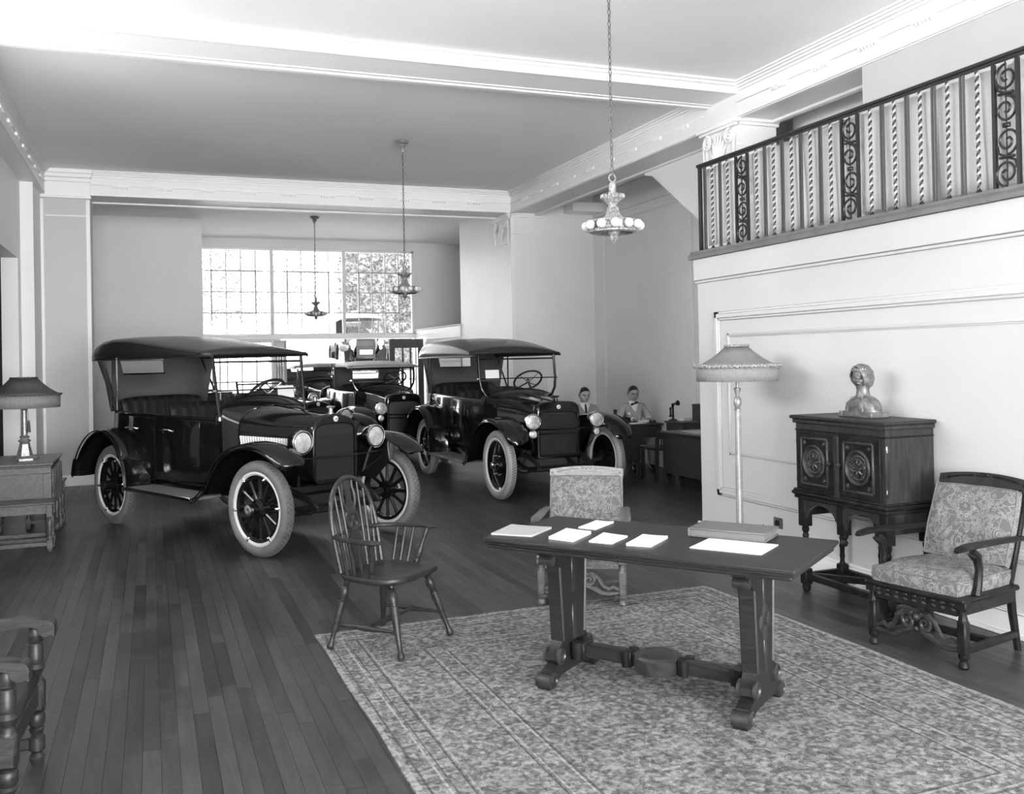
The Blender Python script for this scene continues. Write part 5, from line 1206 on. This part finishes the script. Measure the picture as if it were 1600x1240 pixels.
b.build('floor_stretcher', WOODC, cb_)
# ================================================================== BUST
def head(b, c, H, yaw=0, veil=False, n=40, m=36, tilt=0):
    """head with brow, nose, lips and chin looking along local +y; H is chin-to-crown height"""
    Rz = Matrix.Rotation(yaw, 3, 'Z') @ Matrix.Rotation(tilt, 3, 'X'); c = Vector(c); rows = []
    for j in range(m+1):
        v_ = j/m; t_ = v_*pi; z_ = -cos(t_)*.5; rr_ = sin(t_) if 0 < j < m else .01
        lo = max(0, -z_*2); w_ = .36*rr_**.8*(1-.30*lo**1.5); dpt = .43*rr_**.8*(1-.10*lo**2); row = []
        for k in range(n):
            a = 2*pi*k/n; x_ = w_*cos(a); y_ = dpt*sin(a); y_ -= .02+.10*max(0, -sin(a))*lo
            if sin(a) > 0:
                f = sin(a); y_ += .05*lo*f; g_ = lambda x0, z0, sx, sz: math.exp(-((x_-x0)/sx)**2-((z_-z0)/sz)**2)
                y_ += .15*g_(0, -.11, .05, .07)+.07*g_(0, -.02, .04, .10)+.05*g_(0, .075, .18, .04)-.085*g_(.14, 0, .075, .045)-.085*g_(-.14, 0, .075, .045)+.045*g_(0, -.255, .10, .022)+.045*g_(0, -.315, .08, .022)-.05*g_(0, -.285, .12, .014)-.03*g_(0, -.37, .1, .03)+.05*g_(0, -.42, .10, .06)+.015*g_(.2, -.12, .08, .08)+.015*g_(-.2, -.12, .08, .08)
            row.append(c+Rz @ Vector((x_, y_, z_))*H)
        rows.append(row)
    return b.grid(rows, True, False, True)
bu = thing('bronze_bust', 'bronze bust of a veiled woman with a small crown, on top of the carved cabinet', 'sculpture', (4.66, 5.24, 1.293), face(-1, 0)); bu.scale = (.86, .86, .84)
b = MB(); b.bb(-.185, .185, -.085, .085, 0, .045, .005); b.bb(-.19, -.15, -.09, .09, 0, .046, .005); b.bb(.15, .19, -.09, .09, 0, .046, .005); b.build('plinth', BRONZE, bu)
b = MB(); R = []
for z_, w_, d_, y0 in ((.045, .175, .082, 0), (.075, .172, .086, 0), (.11, .158, .086, -.002), (.14, .135, .078, -.005), (.16, .105, .064, -.008), (.175, .07, .05, -.006), (.19, .05, .046, -.002), (.215, .042, .043, .004), (.245, .042, .044, .008), (.265, .040, .042, .012)):
    R.append([(w_*math.copysign(abs(cos(2*pi*k/28))**.8, cos(2*pi*k/28))*(1+.03*sin(k*3.3)*(z_ < .13)), y0+d_*math.copysign(abs(sin(2*pi*k/28))**.8, sin(2*pi*k/28))*(1+.05*sin(k*4.1)*(z_ < .14)), z_) for k in range(28)])
b.grid(R, True, False, True); head(b, (0, .028, .325), .168, .6, tilt=-.06); b.build('figure', BRONZE, bu, 60)
b = MB(); R = []; hc = Vector((0, .010, .337))
for j in range(15):
    th = radians(52+128*j/14); row = []
    for k in range(28):
        ph = 2*pi*k/28; dn = max(0, -sin(ph)); t2 = th+radians(26)*dn*(1-j/14)
        p = hc+Vector((.080*sin(t2)*cos(ph), .094*cos(t2), (.100 if sin(ph) > 0 else .088)*sin(t2)*sin(ph)))
        if sin(ph) < 0 and j > 2: p += Vector((0, -.006, -.022*dn*sin(th)))
        row.append(p+(p-hc).normalized()*.003*sin(ph*9+j*.4))
    R.append(row)
b.grid(R, True); o = b.build('veil', BRONZE, bu, 60); m_ = o.modifiers.new('thick', 'SOLIDIFY'); m_.thickness = .008; m_.offset = 1
b = MB(); b.lathe([(.066, .165), (.054, .19), (.050, .22), (.053, .25), (.058, .275)], 20, Matrix.Translation((0, .0, 0))); b.build('wimple', BRONZE, bu, 60)
b = MB()
for k in range(-5, 6):
    a = pi/2+k*.26; b.box((.068*cos(a), .012+.076*sin(a), .398), (.014, .010, .026 if k else .06), a-pi/2, .003)
b.path([(.069*cos(pi/2+k*.15), .012+.078*sin(pi/2+k*.15), .388) for k in range(-10, 11)], .006, 6); b.build('crown', BRONZE, bu)
b = MB()
for s_ in (-1, 1):
    for k in range(4): b.path([(s_*(.05+.012*k), .055-.012*k, .165), (s_*(.075+.022*k), .078-.012*k, .11), (s_*(.09+.026*k), .083-.02*k, .048)], [.005, .010, .009], 6)
    b.ball((s_*.055, .062, .16), .012, 8, 6)
b.bb(-.06, .06, .074, .088, .085, .135, .004); b.build('drapery', BRONZE, bu)
# ================================================================== FLOOR LAMP
fl = thing('floor_lamp', 'tall silvered floor lamp with a pleated fringed shade, standing by the white panelled wall', 'lamp', (4.42, 6.40, 0), .3)
b = MB()
for k in range(4): a = k*pi/2+.5; b.path([(.03*cos(a), .03*sin(a), .05), (.10*cos(a), .10*sin(a), .045), (.17*cos(a), .17*sin(a), .018)], [.022, .022, .018], 8); b.ball((.175*cos(a), .175*sin(a), .014), .016, 8, 6, (1.2, 1.2, .85))
b.lathe([(0, .03), (.06, .035), (.065, .05), (.05, .065), (.04, .09), (.03, .10), (0, .1)], 20); b.build('base', LAMPG, fl)
b = MB(); R = []
for z_, rr_ in ((.09, .030), (.4, .0285), (.8, .0265), (1.2, .0235), (1.30, .0225)): R.append([((rr_-.0022*(k % 2))*cos(2*pi*k/24), (rr_-.0022*(k % 2))*sin(2*pi*k/24), z_) for k in range(24)])
b.grid(R, True, False, True); b.build('fluted_pole', LAMPG, fl, 20)
b = MB(); b.lathe([(0, 1.29), (.028, 1.295), (.028, 1.305), (.018, 1.315), (.03, 1.335), (.034, 1.365), (.026, 1.395), (.014, 1.41), (.016, 1.425), (.028, 1.46), (.030, 1.475), (.012, 1.48), (.008, 1.60), (0, 1.6)], 18); b.build('turned_finial', LAMPG, fl)
def shade(par, z0, z1, r0, r1, m, fr_, fl_, braid, n=96, nscal=6, bk=1.0):
    sc = lambda a: 1-.05*(abs(sin(a*nscal/2)))**.6*0
    b = MB(); R = []
    for j in range(5):
        v_ = j/4; rr_ = r0+(r1-r0)*v_; R.append([((rr_*(1+(.012*(k % 2))*(1-.3*v_)))*cos(2*pi*k/n), (rr_*(1+(.012*(k % 2))*(1-.3*v_)))*sin(2*pi*k/n), z0+(z1-z0)*v_-.02*sin(pi*v_)) for k in range(n)])
    o = b.grid(R, True).build('lamp_shade', m, par, 15); s_ = o.modifiers.new('thick', 'SOLIDIFY'); s_.thickness = .004
    b = MB(); n2 = 120; R = []
    for z_, q in ((z0+.005, 1.0), (z0-fl_*.5, .995), (z0-fl_, .99)): R.append([((r0*q-.002*(k % 2))*cos(2*pi*k/(n2*2)), (r0*q-.002*(k % 2))*sin(2*pi*k/(n2*2)), z_-(.004*((k*7) % 3 == 0) if z_ < z0-fl_*.9 else 0)) for k in range(n2*2)])
    o2 = b.grid(R, True).build('fringe', fr_, par, 10); s_ = o2.modifiers.new('thick', 'SOLIDIFY'); s_.thickness = .003
    b = MB(); N_ = 150
    b.path([((r0+.006+.006*(k % 2))*cos(2*pi*k/N_), (r0+.006+.006*(k % 2))*sin(2*pi*k/N_), z0+.006*sin(k*2.4)) for k in range(N_)], [bk*(.012+.004*(k % 3 == 0)) for k in range(N_)], 6, True)
    b.path([((r1+.004)*cos(2*pi*k/50), (r1+.004)*sin(2*pi*k/50), z1+.004*(k % 2)) for k in range(50)], [bk*(.010+.004*(k % 3 == 0)) for k in range(50)], 6, True)
    b.build('braid', braid, par, 30)
shade(fl, 1.655, 1.815, .325, .085, SILK, FRNG, .12, RUCHE)
b = MB().path([(.17, -.02, .02), (.3, .05, .006), (.41, .10, .05), (.43, .098, .20), (.435, .1, .31)], .004, 5); b.build('flex', BLK, fl)
# ================================================================== LEFT GROUP: chest, low tables, table lamp, armchair post
ch = thing('panelled_chest', 'oak chest with panelled sides under the fringed table lamp, by the left wall', 'chest', (-1.235, 10.72, 0)); ch.scale = (1, 1, 1.055)
b = MB(); b.bb(-.33, .33, -.53, .53, .745, .77, .006); b.bb(-.315, .315, -.515, .515, .73, .745, .004); b.build('top', WOODE, ch)
b = MB(); b.bb(-.30, .30, -.50, .50, .33, .73, .004); b.build('carcass', WOODE, ch)
b = MB()
for (za, zz) in ((.33, .39), (.67, .73)): b.bb(-.31, .31, -.51, -.50, za, zz, .003)
for (xa, xb) in ((-.31, -.25), (.235, .31)): b.bb(xa, xb, -.51, -.50, .39, .67, .003)
b.build('end_frame', WOODE, ch)
for k in range(3):
    y0 = -.48+k*.325; d = MB().bb(.30, .312, y0, y0+.31, .35, .71, .004).build('drawer_front', WOODE, ch)
    b = MB()
    for q in (.03, .15, .28): b.turn((.318, y0+q, .70), (.318, y0+q, .36), [(0, .008), (.3, .012), (.5, .014), (.52, .009), (.7, .013), (1, .008)], 8)
    b.build('split_baluster', WOODE, d)
for sx in (-1, 1):
    for sy in (-1, 1): MB().turn((sx*.27, sy*.46, .34), (sx*.27, sy*.46, 0), [(0, .03), (.1, .022), (.2, .032), (.5, .02), (.75, .03), (.8, .02), (.9, .03), (1, .022)], 10).build('leg', WOODE, ch)
b = MB(); b.bar((.27, -.46, .10), (.27, .46, .10), .035, .04, bev=.005); b.bar((-.27, -.46, .10), (.27, -.46, .10), .035, .04, bev=.005); b.build('stretcher', WOODE, ch)
def low_table(label, loc, hx_, hy_, h_):
    t = thing('joint_stool', label, 'stool', loc, 0, 'low stools at the left wall')
    MB().bb(-hx_, hx_, -hy_, hy_, h_-.02, h_, .006).build('top', WOODE, t)
    b = MB(); b.bb(-hx_+.03, hx_-.03, -hy_+.03, -hy_+.05, h_-.11, h_-.02, .003); b.bb(-hx_+.03, hx_-.03, hy_-.05, hy_-.03, h_-.11, h_-.02, .003); b.bb(hx_-.05, hx_-.03, -hy_+.03, hy_-.03, h_-.11, h_-.02, .003); b.bb(-hx_+.03, -hx_+.05, -hy_+.03, hy_-.03, h_-.11, h_-.02, .003); b.build('apron', WOODE, t)
    for sx in (-1, 1):
        for sy in (-1, 1):
            x_, y_ = sx*(hx_-.045), sy*(hy_-.045); b = MB(); b.bb(x_-.027, x_+.027, y_-.027, y_+.027, h_-.14, h_-.02, .004); b.turn((x_, y_, h_-.14), (x_, y_, .11), [(0, .024), (.1, .014), (.2, .024), (.45, .016), (.7, .022), (.8, .014), (.9, .022), (1, .018)], 10); b.bb(x_-.026, x_+.026, y_-.026, y_+.026, .03, .115, .004); b.lathe([(.02, 0), (.027, .012), (.022, .03), (0, .03)], 10, Matrix.Translation((x_, y_, 0))); b.build('leg', WOODE, t)
    b = MB()
    for (p, q) in (((-1, -1), (1, -1)), ((1, -1), (1, 1)), ((1, 1), (-1, 1)), ((-1, 1), (-1, -1))): b.bar((p[0]*(hx_-.045), p[1]*(hy_-.045), .075), (q[0]*(hx_-.045), q[1]*(hy_-.045), .075), .03, .04, bev=.004)
    b.build('stretcher', WOODE, t); return t
low_table('low oak stool with turned legs standing in front of the panelled chest', (-1.20, 10.0, 0), .33, .17, .47)
low_table('low oak stool just behind the panelled chest, by the rear wing of the left car', (-1.10, 11.48, 0), .20, .20, .50)
tl = thing('table_lamp', 'brass table lamp with a dark pleated fringed shade on the panelled chest', 'lamp', (-1.20, 10.62, .8125), .2)
b = MB(); b.lathe([(.0, 0), (.125, 0), (.125, .02), (.095, .04), (.075, .045), (.072, .06), (.05, .15), (.052, .165), (.035, .175)], 6); b.lathe([(.035, .17), (.055, .185), (.06, .2), (.035, .215), (.05, .235), (.03, .25), (.028, .36), (.026, .50), (.034, .51), (.02, .53), (.006, .54), (.006, .80), (0, .8)], 16); b.build('lamp_base', CHAND, tl)
shade(tl, .66, .83, .335, .12, SILKD, FRNGD, .13, SILKD, bk=.5)
b = MB(); b.tube((.03, -.03, .52), (.035, -.035, .38), .002, .002, 4); b.lathe([(.0, .40), (.008, .40), (.012, .37), (.018, .28), (.0, .28)], 10, Matrix.Translation((.036, -.036, 0))); b.build('pull_tassel', SILKD, tl)
ac = thing('turned_armchair', 'wooden armchair with turned front post and scrolled arm at the lower left corner', 'chair', (-.78, 4.34, 0), face(.95, -.05))
# local +y looks to the right of the picture
POST = [(0, .030), (.04, .034), (.06, .022), (.09, .034), (.12, .030), (.2, .034), (.235, .022), (.26, .036), (.31, .034), (.33, .024), (.345, .036), (.36, .03)]
for sx in (-1, 1):
    b = MB(); b.turn((sx*.31, .27, .60), (sx*.31, .27, .36), [(0, .026), (.03, .030), (.14, .032), (.22, .028), (.24, .034), (.28, .026), (.32, .031), (.55, .032), (.62, .034), (.66, .028), (.74, .038), (.82, .026), (.88, .022), (.94, .030), (1, .034)], 14)
    b.bb(sx*.31-.036, sx*.31+.036, .234, .306, .235, .37, .012); b.turn((sx*.31, .27, .235), (sx*.31, .27, 0), [(0, .034), (.05, .03), (.08, .035), (.22, .036), (.30, .026), (.34, .034), (.44, .022), (.5, .034), (.72, .035), (.78, .022), (.86, .034), (1, .024)], 14); b.build('front_post', WOODD, ac)
    b = MB(); b.bar((sx*.29, -.29, 0), (sx*.29, -.33, .98), .05, .05, bev=.008); b.build('back_post', WOODD, ac)
    b = MB(); R = []
    for (y_, z_, h_) in ((-.33, .63, .035), (-.1, .635, .04), (.1, .645, .04), (.24, .655, .042), (.31, .645, .05), (.345, .615, .05), (.352, .59, .03)):
        R.append([(sx*.31-.04, y_, z_-h_), (sx*.31+.04, y_, z_-h_), (sx*.31+.04, y_, z_-.008), (sx*.31+.028, y_, z_), (sx*.31-.028, y_, z_), (sx*.31-.04, y_, z_-.008)])
    b.grid(R, True, False, True); b.tube((sx*.31-.042, .318, .60), (sx*.31+.042, .318, .60), .036, .036, 16); b.build('arm', WOODD, ac, 40)
    MB().bar((sx*.31, .25, .31), (sx*.29, -.29, .31), .03, .09, bev=.006).build('seat_rail', WOODD, ac); MB().bar((sx*.31, .25, .09), (sx*.29, -.29, .09), .03, .05, bev=.006).build('stretcher', WOODD, ac)
b = MB(); b.bar((-.31, .27, .31), (.31, .27, .31), .03, .09, bev=.006); b.build('seat_rail', WOODD, ac); MB().bar((-.29, -.31, .31), (.29, -.31, .31), .03, .09, bev=.006).build('seat_rail', WOODD, ac); MB().bar((-.29, -.33, .93), (.29, -.33, .93), .03, .12, bev=.008).build('top_rail', WOODD, ac); MB().bar((-.29, -.31, .55), (.29, -.31, .55), .03, .06, bev=.008).build('back_rail', WOODD, ac)
mb().bb(-.30, .30, -.29, .29, .355, .41, .02).build('seat', LEATH, ac)
for k in range(5): MB().turn((-.2+.1*k, -.315, .56), (-.2+.1*k, -.33, .88), SPN, 8).build('spindle', WOODD, ac)
# ================================================================== DESKS AND MEN IN THE AISLE
DSK = wood('dark_office_oak', .018, .045, (4, 4, 26), .45)
def desk(label, loc, rz, L_, D_, h_, ped, panel=True):
    t = thing('office_desk', label, 'desk', loc, rz, 'office desks in the aisle')
    MB().bb(-L_/2, L_/2, -D_/2, D_/2, h_-.03, h_, .006).build('desk_top', DSK, t)
    for (xa, xb) in ped:
        p = MB().bb(xa, xb, -D_/2+.03, D_/2-.04, .22, h_-.03, .004).build('pedestal', DSK, t)
        n = 3; dz_ = (h_-.27)/n
        for k in range(n): d = MB().bb(xa+.02, xb-.02, D_/2-.04, D_/2-.025, .235+k*dz_, .225+(k+1)*dz_, .004).build('drawer_front', DSK, p)
        for x_ in (xa+.025, xb-.025):
            for y_ in (-D_/2+.05, D_/2-.06): MB().bar((x_, y_, 0), (x_, y_, .23), .05, .05, (1, 0, 0), bev=.004).build('leg', DSK, t)
    b = MB(); b.bb(-L_/2+.03, L_/2-.03, -D_/2+.02, -D_/2+.04, h_-.2, h_-.03, .004); b.build('modesty_rail', DSK, t)
    return t
# rear desk: the men sit behind it, its back panel towards the camera
d1 = desk('dark oak office desk with papers, the second man sits behind it', (6.42, 12.28, 0), 0, 1.14, .62, .76, ((-.54, -.20), (.0, .18)))
MB().bb(-.55, .18, -.300, -.285, .24, .73, .004).build('back_panel', DSK, d1)
d2 = desk('dark oak office desk with legs nearest the white wall corner, turned sideways', (6.66, 10.06, 0), radians(-90), 1.75, .68, .745, ((-.85, -.50), (.50, .85)))
MB().bb(-.84, .84, -.322, -.310, .20, .71, .004).build('back_panel', DSK, d2)
st = thing('telephone_stand', 'small dark side table with the candlestick telephone on it, against the aisle wall', 'table', (7.215, 11.70, 0))
MB().bb(-.24, .24, -.24, .24, .77, .80, .005).build('top', DSK, st); MB().bb(-.22, .22, -.22, .22, .25, .77, .005).build('cupboard', DSK, st)
for sx in (-1, 1):
    for sy in (-1, 1): MB().bar((sx*.2, sy*.2, 0), (sx*.2, sy*.2, .25), .045, .045, (1, 0, 0)).build('leg', DSK, st)
ph = thing('candlestick_telephone', 'black candlestick telephone on the side table by the aisle wall', 'telephone', (7.06, 11.83, .80), .4)
MB().lathe([(0, 0), (.065, 0), (.065, .012), (.05, .022), (.02, .03), (.016, .05), (.014, .20), (.02, .21), (.022, .25), (0, .255)], 18).build('stem', BLK, ph)
MB().lathe([(.0, 0), (.012, 0), (.016, .03), (.03, .05), (.042, .085), (.038, .083), (.01, .05), (0, .05)], 16, Matrix.Translation((0, -.01, .245)) @ Matrix.Rotation(radians(80), 4, 'X')).build('mouthpiece', BLK, ph)
b = MB(); b.lathe([(0, .0), (.026, 0), (.028, .012), (.016, .03), (.014, .10), (.02, .13), (.0, .135)], 12, Matrix.Translation((-.06, 0, .06))); b.path([(0, 0, .19), (-.04, 0, .20), (-.06, .0, .195)], .006, 6); b.build('receiver', BLK, ph)
bx = thing('file_box', 'dark upright file box at the right end of the side table in the aisle', 'box', (7.37, 11.60, .80), 0)
mb().bb(-.07, .07, -.10, .10, 0, .235, .003).build('box_body', DSK, bx); mb().bb(-.072, .072, -.102, .102, .215, .24, .003).build('lid', DSK, bx)
def pile(label, loc, rz, n, sx, sy, m=PAPER):
    t = thing('paper_pile', label, 'papers', loc, rz); r = random.Random(len(label))
    for k in range(n): o = mb().box((r.uniform(-.01, .01), r.uniform(-.01, .01), .004+k*.008), (sx, sy, .007), r.uniform(-.12, .12)).build('sheet', m, t, 0)
    return t
pile('white papers beside the telephone on the side table', (7.22, 11.80, .80), .1, 5, .16, .15)
pile('flat papers spread before the man with the bow tie, on the rear desk', (6.60, 12.09, .76), .1, 2, .22, .14)
pile('papers at the right corner of the rear office desk', (6.88, 12.42, .76), -.3, 3, .16, .20)
pile('papers at the left end of the rear desk, before the man with the necktie', (6.05, 12.12, .76), .2, 4, .22, .28)
o = pile('glass covered blotter lying on the sideways office desk', (6.62, 10.45, .745), radians(88), 1, .5, .30, PAPERG)
iw = thing('ink_stand', 'small dark inkstand on the rear office desk, before the second man', 'inkstand', (6.88, 12.12, .76)); b = MB(); b.bb(-.06, .06, -.035, .035, 0, .012, .003); b.lathe([(.02, .012), (.022, .035), (.012, .042), (0, .042)], 10, Matrix.Translation((-.03, 0, 0))); b.lathe([(.02, .012), (.022, .035), (.012, .042), (0, .042)], 10, Matrix.Translation((.03, 0, 0))); b.build('tray', BLK, iw)
bt = thing('desk_tray', 'dark letter tray standing on the rear desk between the two men', 'tray', (6.52, 12.46, .76)); b = MB(); b.bb(-.13, .13, -.09, .09, 0, .012); b.bb(-.13, .13, -.09, -.08, 0, .075); b.bb(-.13, .13, .08, .09, 0, .075); b.bb(-.13, -.12, -.09, .09, 0, .075); b.bb(.12, .13, -.09, .09, 0, .075); b.build('tray', BLK, bt)
def dchair(label, loc, rz, hb=.92):
    t = thing('office_chair', label, 'chair', loc, rz, 'office chairs')
    MB().bb(-.22, .22, -.22, .22, .43, .465, .01).build('seat', DSK, t)
    for sx in (-1, 1):
        MB().bar((sx*.19, .19, 0), (sx*.19, .19, .44), .04, .04, (1, 0, 0)).build('leg', DSK, t); MB().bar((sx*.19, -.19, 0), (sx*.19, -.23, hb), .04, .04, (1, 0, 0)).build('back_leg', DSK, t)
    b = MB(); b.bar((-.2, -.225, hb-.06), (.2, -.225, hb-.06), .025, .1, bev=.008); b.build('back_rail', DSK, t); b = MB()
    for k in range(4): b.bar((-.12+.08*k, -.205, .47), (-.12+.08*k, -.222, hb-.1), .02, .012, (1, 0, 0))
    b.build('back_slat', DSK, t); return t
def tubeskin(b, pts, n=14):
    """continuous limb or trunk: rings (centre, rx, ry, x-axis, y-axis)"""
    R = []
    for c_, rx, ry, ax, ay in pts:
        c_, ax, ay = Vector(c_), Vector(ax).normalized(), Vector(ay).normalized()
        R.append([c_+ax*rx*cos(2*pi*k/n)+ay*ry*sin(2*pi*k/n) for k in range(n)])
    return b.grid(R, True, False, True)
def skin_body(name, chains, m, par):
    """one continuous surface grown round a skeleton: nodes {key:(co, radius)}, edges"""
    nodes, edges, root = chains; keys = list(nodes); ix = {k: i for i, k in enumerate(keys)}
    me = bpy.data.meshes.new(name); me.from_pydata([nodes[k][0] for k in keys], [(ix[a], ix[c_]) for a, c_ in edges], [])
    o = link(name, me, par); s_ = o.modifiers.new('skin', 'SKIN'); s_.use_smooth_shade = True
    if not me.skin_vertices: return o
    sv = me.skin_vertices[0].data
    for k in keys:
        r_ = nodes[k][1]; sv[ix[k]].radius = (r_, r_) if not isinstance(r_, tuple) else r_; sv[ix[k]].use_root = (k == root)
    u = o.modifiers.new('smooth', 'SUBSURF'); u.levels = u.render_levels = 2
    me.materials.append(m); return o
def person(label, loc, rz, suit, tilt, bow=False, hankie=False, L=None, Rr=None):
    """seated man, looking along local +y; origin on the floor below the seat"""
    t = thing('person', label, 'person', loc, rz)
    zs = .448
    el = L or ((-.255, .12, .75), (-.12, .36, .800)); er = Rr or ((.255, .12, .75), (.12, .36, .800))
    N = {'pel': ((0, -.02, zs+.06), .155), 'ab': ((0, -.01, zs+.22), (.13, .165)), 'chest': ((0, .0, zs+.40), (.12, .175)), 'up': ((0, -.015, zs+.51), (.085, .13)), 'neck': ((0, -.005, zs+.60), .062),
         'shl': ((-.165, -.01, zs+.505), .078), 'shr': ((.165, -.01, zs+.505), .078), 'ell': (el[0], .060), 'elr': (er[0], .060), 'wrl': (el[1], .042), 'wrr': (er[1], .042),
         'hil': ((-.10, .05, zs+.03), .105), 'hir': ((.10, .05, zs+.03), .105), 'knl': ((-.13, .44, zs+.03), .082), 'knr': ((.13, .44, zs+.03), .082), 'anl': ((-.14, .42, .10), .055), 'anr': ((.14, .42, .10), .055)}
    E = [('pel', 'ab'), ('ab', 'chest'), ('chest', 'up'), ('up', 'neck'), ('up', 'shl'), ('up', 'shr'), ('shl', 'ell'), ('shr', 'elr'), ('ell', 'wrl'), ('elr', 'wrr'), ('pel', 'hil'), ('pel', 'hir'), ('hil', 'knl'), ('hir', 'knr'), ('knl', 'anl'), ('knr', 'anr')]
    skin_body('body', (N, E, 'pel'), suit, t)
    b = MB(); b.tube((0, .0, zs+.57), (0, .02, zs+.68), .056, .054, 14); head(b, (0, .055, zs+.722), .235, 0, tilt=tilt)
    for s_ in (-1, 1): b.ball((s_*.086, .035, zs+.722), .030, 10, 6, (.35, .7, 1.05))
    hd = b.build('head', SKIN, t, 70)
    Rt = Matrix.Rotation(tilt, 3, 'X'); hc = Vector((0, .055, zs+.722)); P = lambda x_, y_, z_: hc+Rt @ Vector((x_, y_, z_))*.235
    b = MB(); R = []
    for j in range(9):
        v_ = j/8; row = []
        for k in range(28):
            a = 2*pi*k/28; fr_ = max(0, sin(a)); zlo = -.06+.36*fr_**.5; z_ = zlo+(.525-zlo)*v_; q = sqrt(max(.001, 1-(max(0, z_)/.53)**2)); row.append(P(.392*q*cos(a), -.03+.458*q*sin(a), z_*1.03))
        R.append(row)
    b.grid(R, True, False, True); b.build('hair', HAIR, hd, 60)
    b = MB()
    for s_ in (-1, 1): b.ball(P(s_*.135, .325, .0), .0095, 8, 6, (1.3, .8, .7)); b.path([P(s_*.07, .40, .065), P(s_*.14, .395, .085), P(s_*.22, .33, .065)], .004, 5)
    b.path([P(-.08, .37, -.285), P(0, .395, -.283), P(.08, .37, -.285)], .0025, 5); b.build('face_feature', EYE, hd)
    sh = MB(); R = []
    for u in range(7):
        v_ = u/6; z_ = zs+.30+v_*.29; y_ = .128-.07*v_**2+.015; w_ = .016+.06*v_; R.append([(-w_, y_-.012, z_), (-w_*.5, y_+.006, z_), (0, y_+.01, z_), (w_*.5, y_+.006, z_), (w_, y_-.012, z_)])
    sh.grid(R); sh.lathe([(.064, zs+.565), (.066, zs+.60), (.060, zs+.612)], 18, Matrix.Translation((0, .004, 0))); shirt = sh.build('shirt_front', SHIRT, t, 60)
    b = MB()
    if bow:
        for s_ in (-1, 1): b.path([(0, .088, zs+.572), (s_*.03, .10, zs+.575-.012*s_), (s_*.058, .09, zs+.57-.02*s_)], [.010, .024, .016], 8, flat=.5)
        b.ball((0, .10, zs+.572), .014, 8, 6)
    else: b.path([(0, .088, zs+.585), (0, .108, zs+.54), (0, .135, zs+.44), (0, .150, zs+.33)], [.012, .016, .019, .014], 6, flat=1.0)
    b.build('bow_tie' if bow else 'necktie', TIE, t)
    b = MB()
    for s_ in (-1, 1):
        R = []
        for u in range(7):
            v_ = u/6; z_ = zs+.26+v_*.33; y_ = .150-.085*v_**2; xi = .016+.066*v_; xo = xi+.02+.055*sin(pi*min(1, v_*1.1))**.8; R.append([(s_*xi, y_+.008, z_), (s_*(xi+xo)/2, y_+.012-.01*v_, z_), (s_*xo, y_-.012*v_, z_-.01)])
        b.grid(R)
    o = b.build('lapel', suit, t, 60); mm = o.modifiers.new('thick', 'SOLIDIFY'); mm.thickness = .006
    if hankie: MB().add([(.085, .152, zs+.40), (.135, .146, zs+.415), (.125, .152, zs+.45), (.105, .155, zs+.435), (.095, .156, zs+.455)], [(0, 1, 2, 3, 4)]).build('pocket_handkerchief', PAPER, t, 0)
    for s_, (e_, w_) in ((-1, el), (1, er)):
        w_ = Vector(w_); d = (w_-Vector(e_)); d.z = 0; d.normalize(); sd = Vector((-d.y, d.x, 0))*(-s_)      # sd points to the thumb side
        hN = {'w': (w_, .026), 'p': (w_+d*.045, (.016, .034)), 'k': (w_+d*.085, (.014, .038))}; hE = [('w', 'p'), ('p', 'k')]
        for i, (off, ln) in enumerate(((.030, .072), (.010, .080), (-.010, .074), (-.030, .058))):
            base = w_+d*.085+sd*off; a = 'f%d' % i
            hN[a+'0'] = (base+d*.012, .0095); hN[a+'1'] = (base+d*ln*.55+Vector((0, 0, .006)), .0088); hN[a+'2'] = (base+d*ln+Vector((0, 0, -.012)), .0078)
            hE += [('k', a+'0'), (a+'0', a+'1'), (a+'1', a+'2')]
        hN['t0'] = (w_+d*.035+sd*.036, .011); hN['t1'] = (w_+d*.066+sd*.056, .010); hN['t2'] = (w_+d*.095+sd*.052+Vector((0, 0, -.006)), .009); hE += [('p', 't0'), ('t0', 't1'), ('t1', 't2')]
        h_ = skin_body('hand', (hN, hE, 'w'), SKIN, t); h_.modifiers['smooth'].levels = h_.modifiers['smooth'].render_levels = 1
        MB().path([w_-d*.02, w_+d*.012], [.034, .033], 12).build('shirt_cuff', SHIRT, t)
        MB().path([(s_*.14, .40, .085), (s_*.142, .46, .055), (s_*.148, .58, .035), (s_*.148, .64, .03)], [.05, .052, .042, .02], 10).build('shoe', BLK, t)
    return t
dchair('office chair that the man with the long necktie sits on', (6.13, 12.86, 0), radians(180)); dchair('office chair that the man with the bow tie sits on', (6.93, 12.80, 0), radians(180))
person('man in a grey suit and dark long necktie, seated nearer the middle car', (6.13, 12.88, 0), radians(172), SUITB, -.08)
person('man in lighter grey suit with bow tie and pocket handkerchief behind the rear desk', (6.93, 12.82, 0), radians(172), SUIT, -.10, True, True)
dchair('empty dark chair pushed into the kneehole between the two office desks', (6.72, 11.60, 0), radians(0), .70)
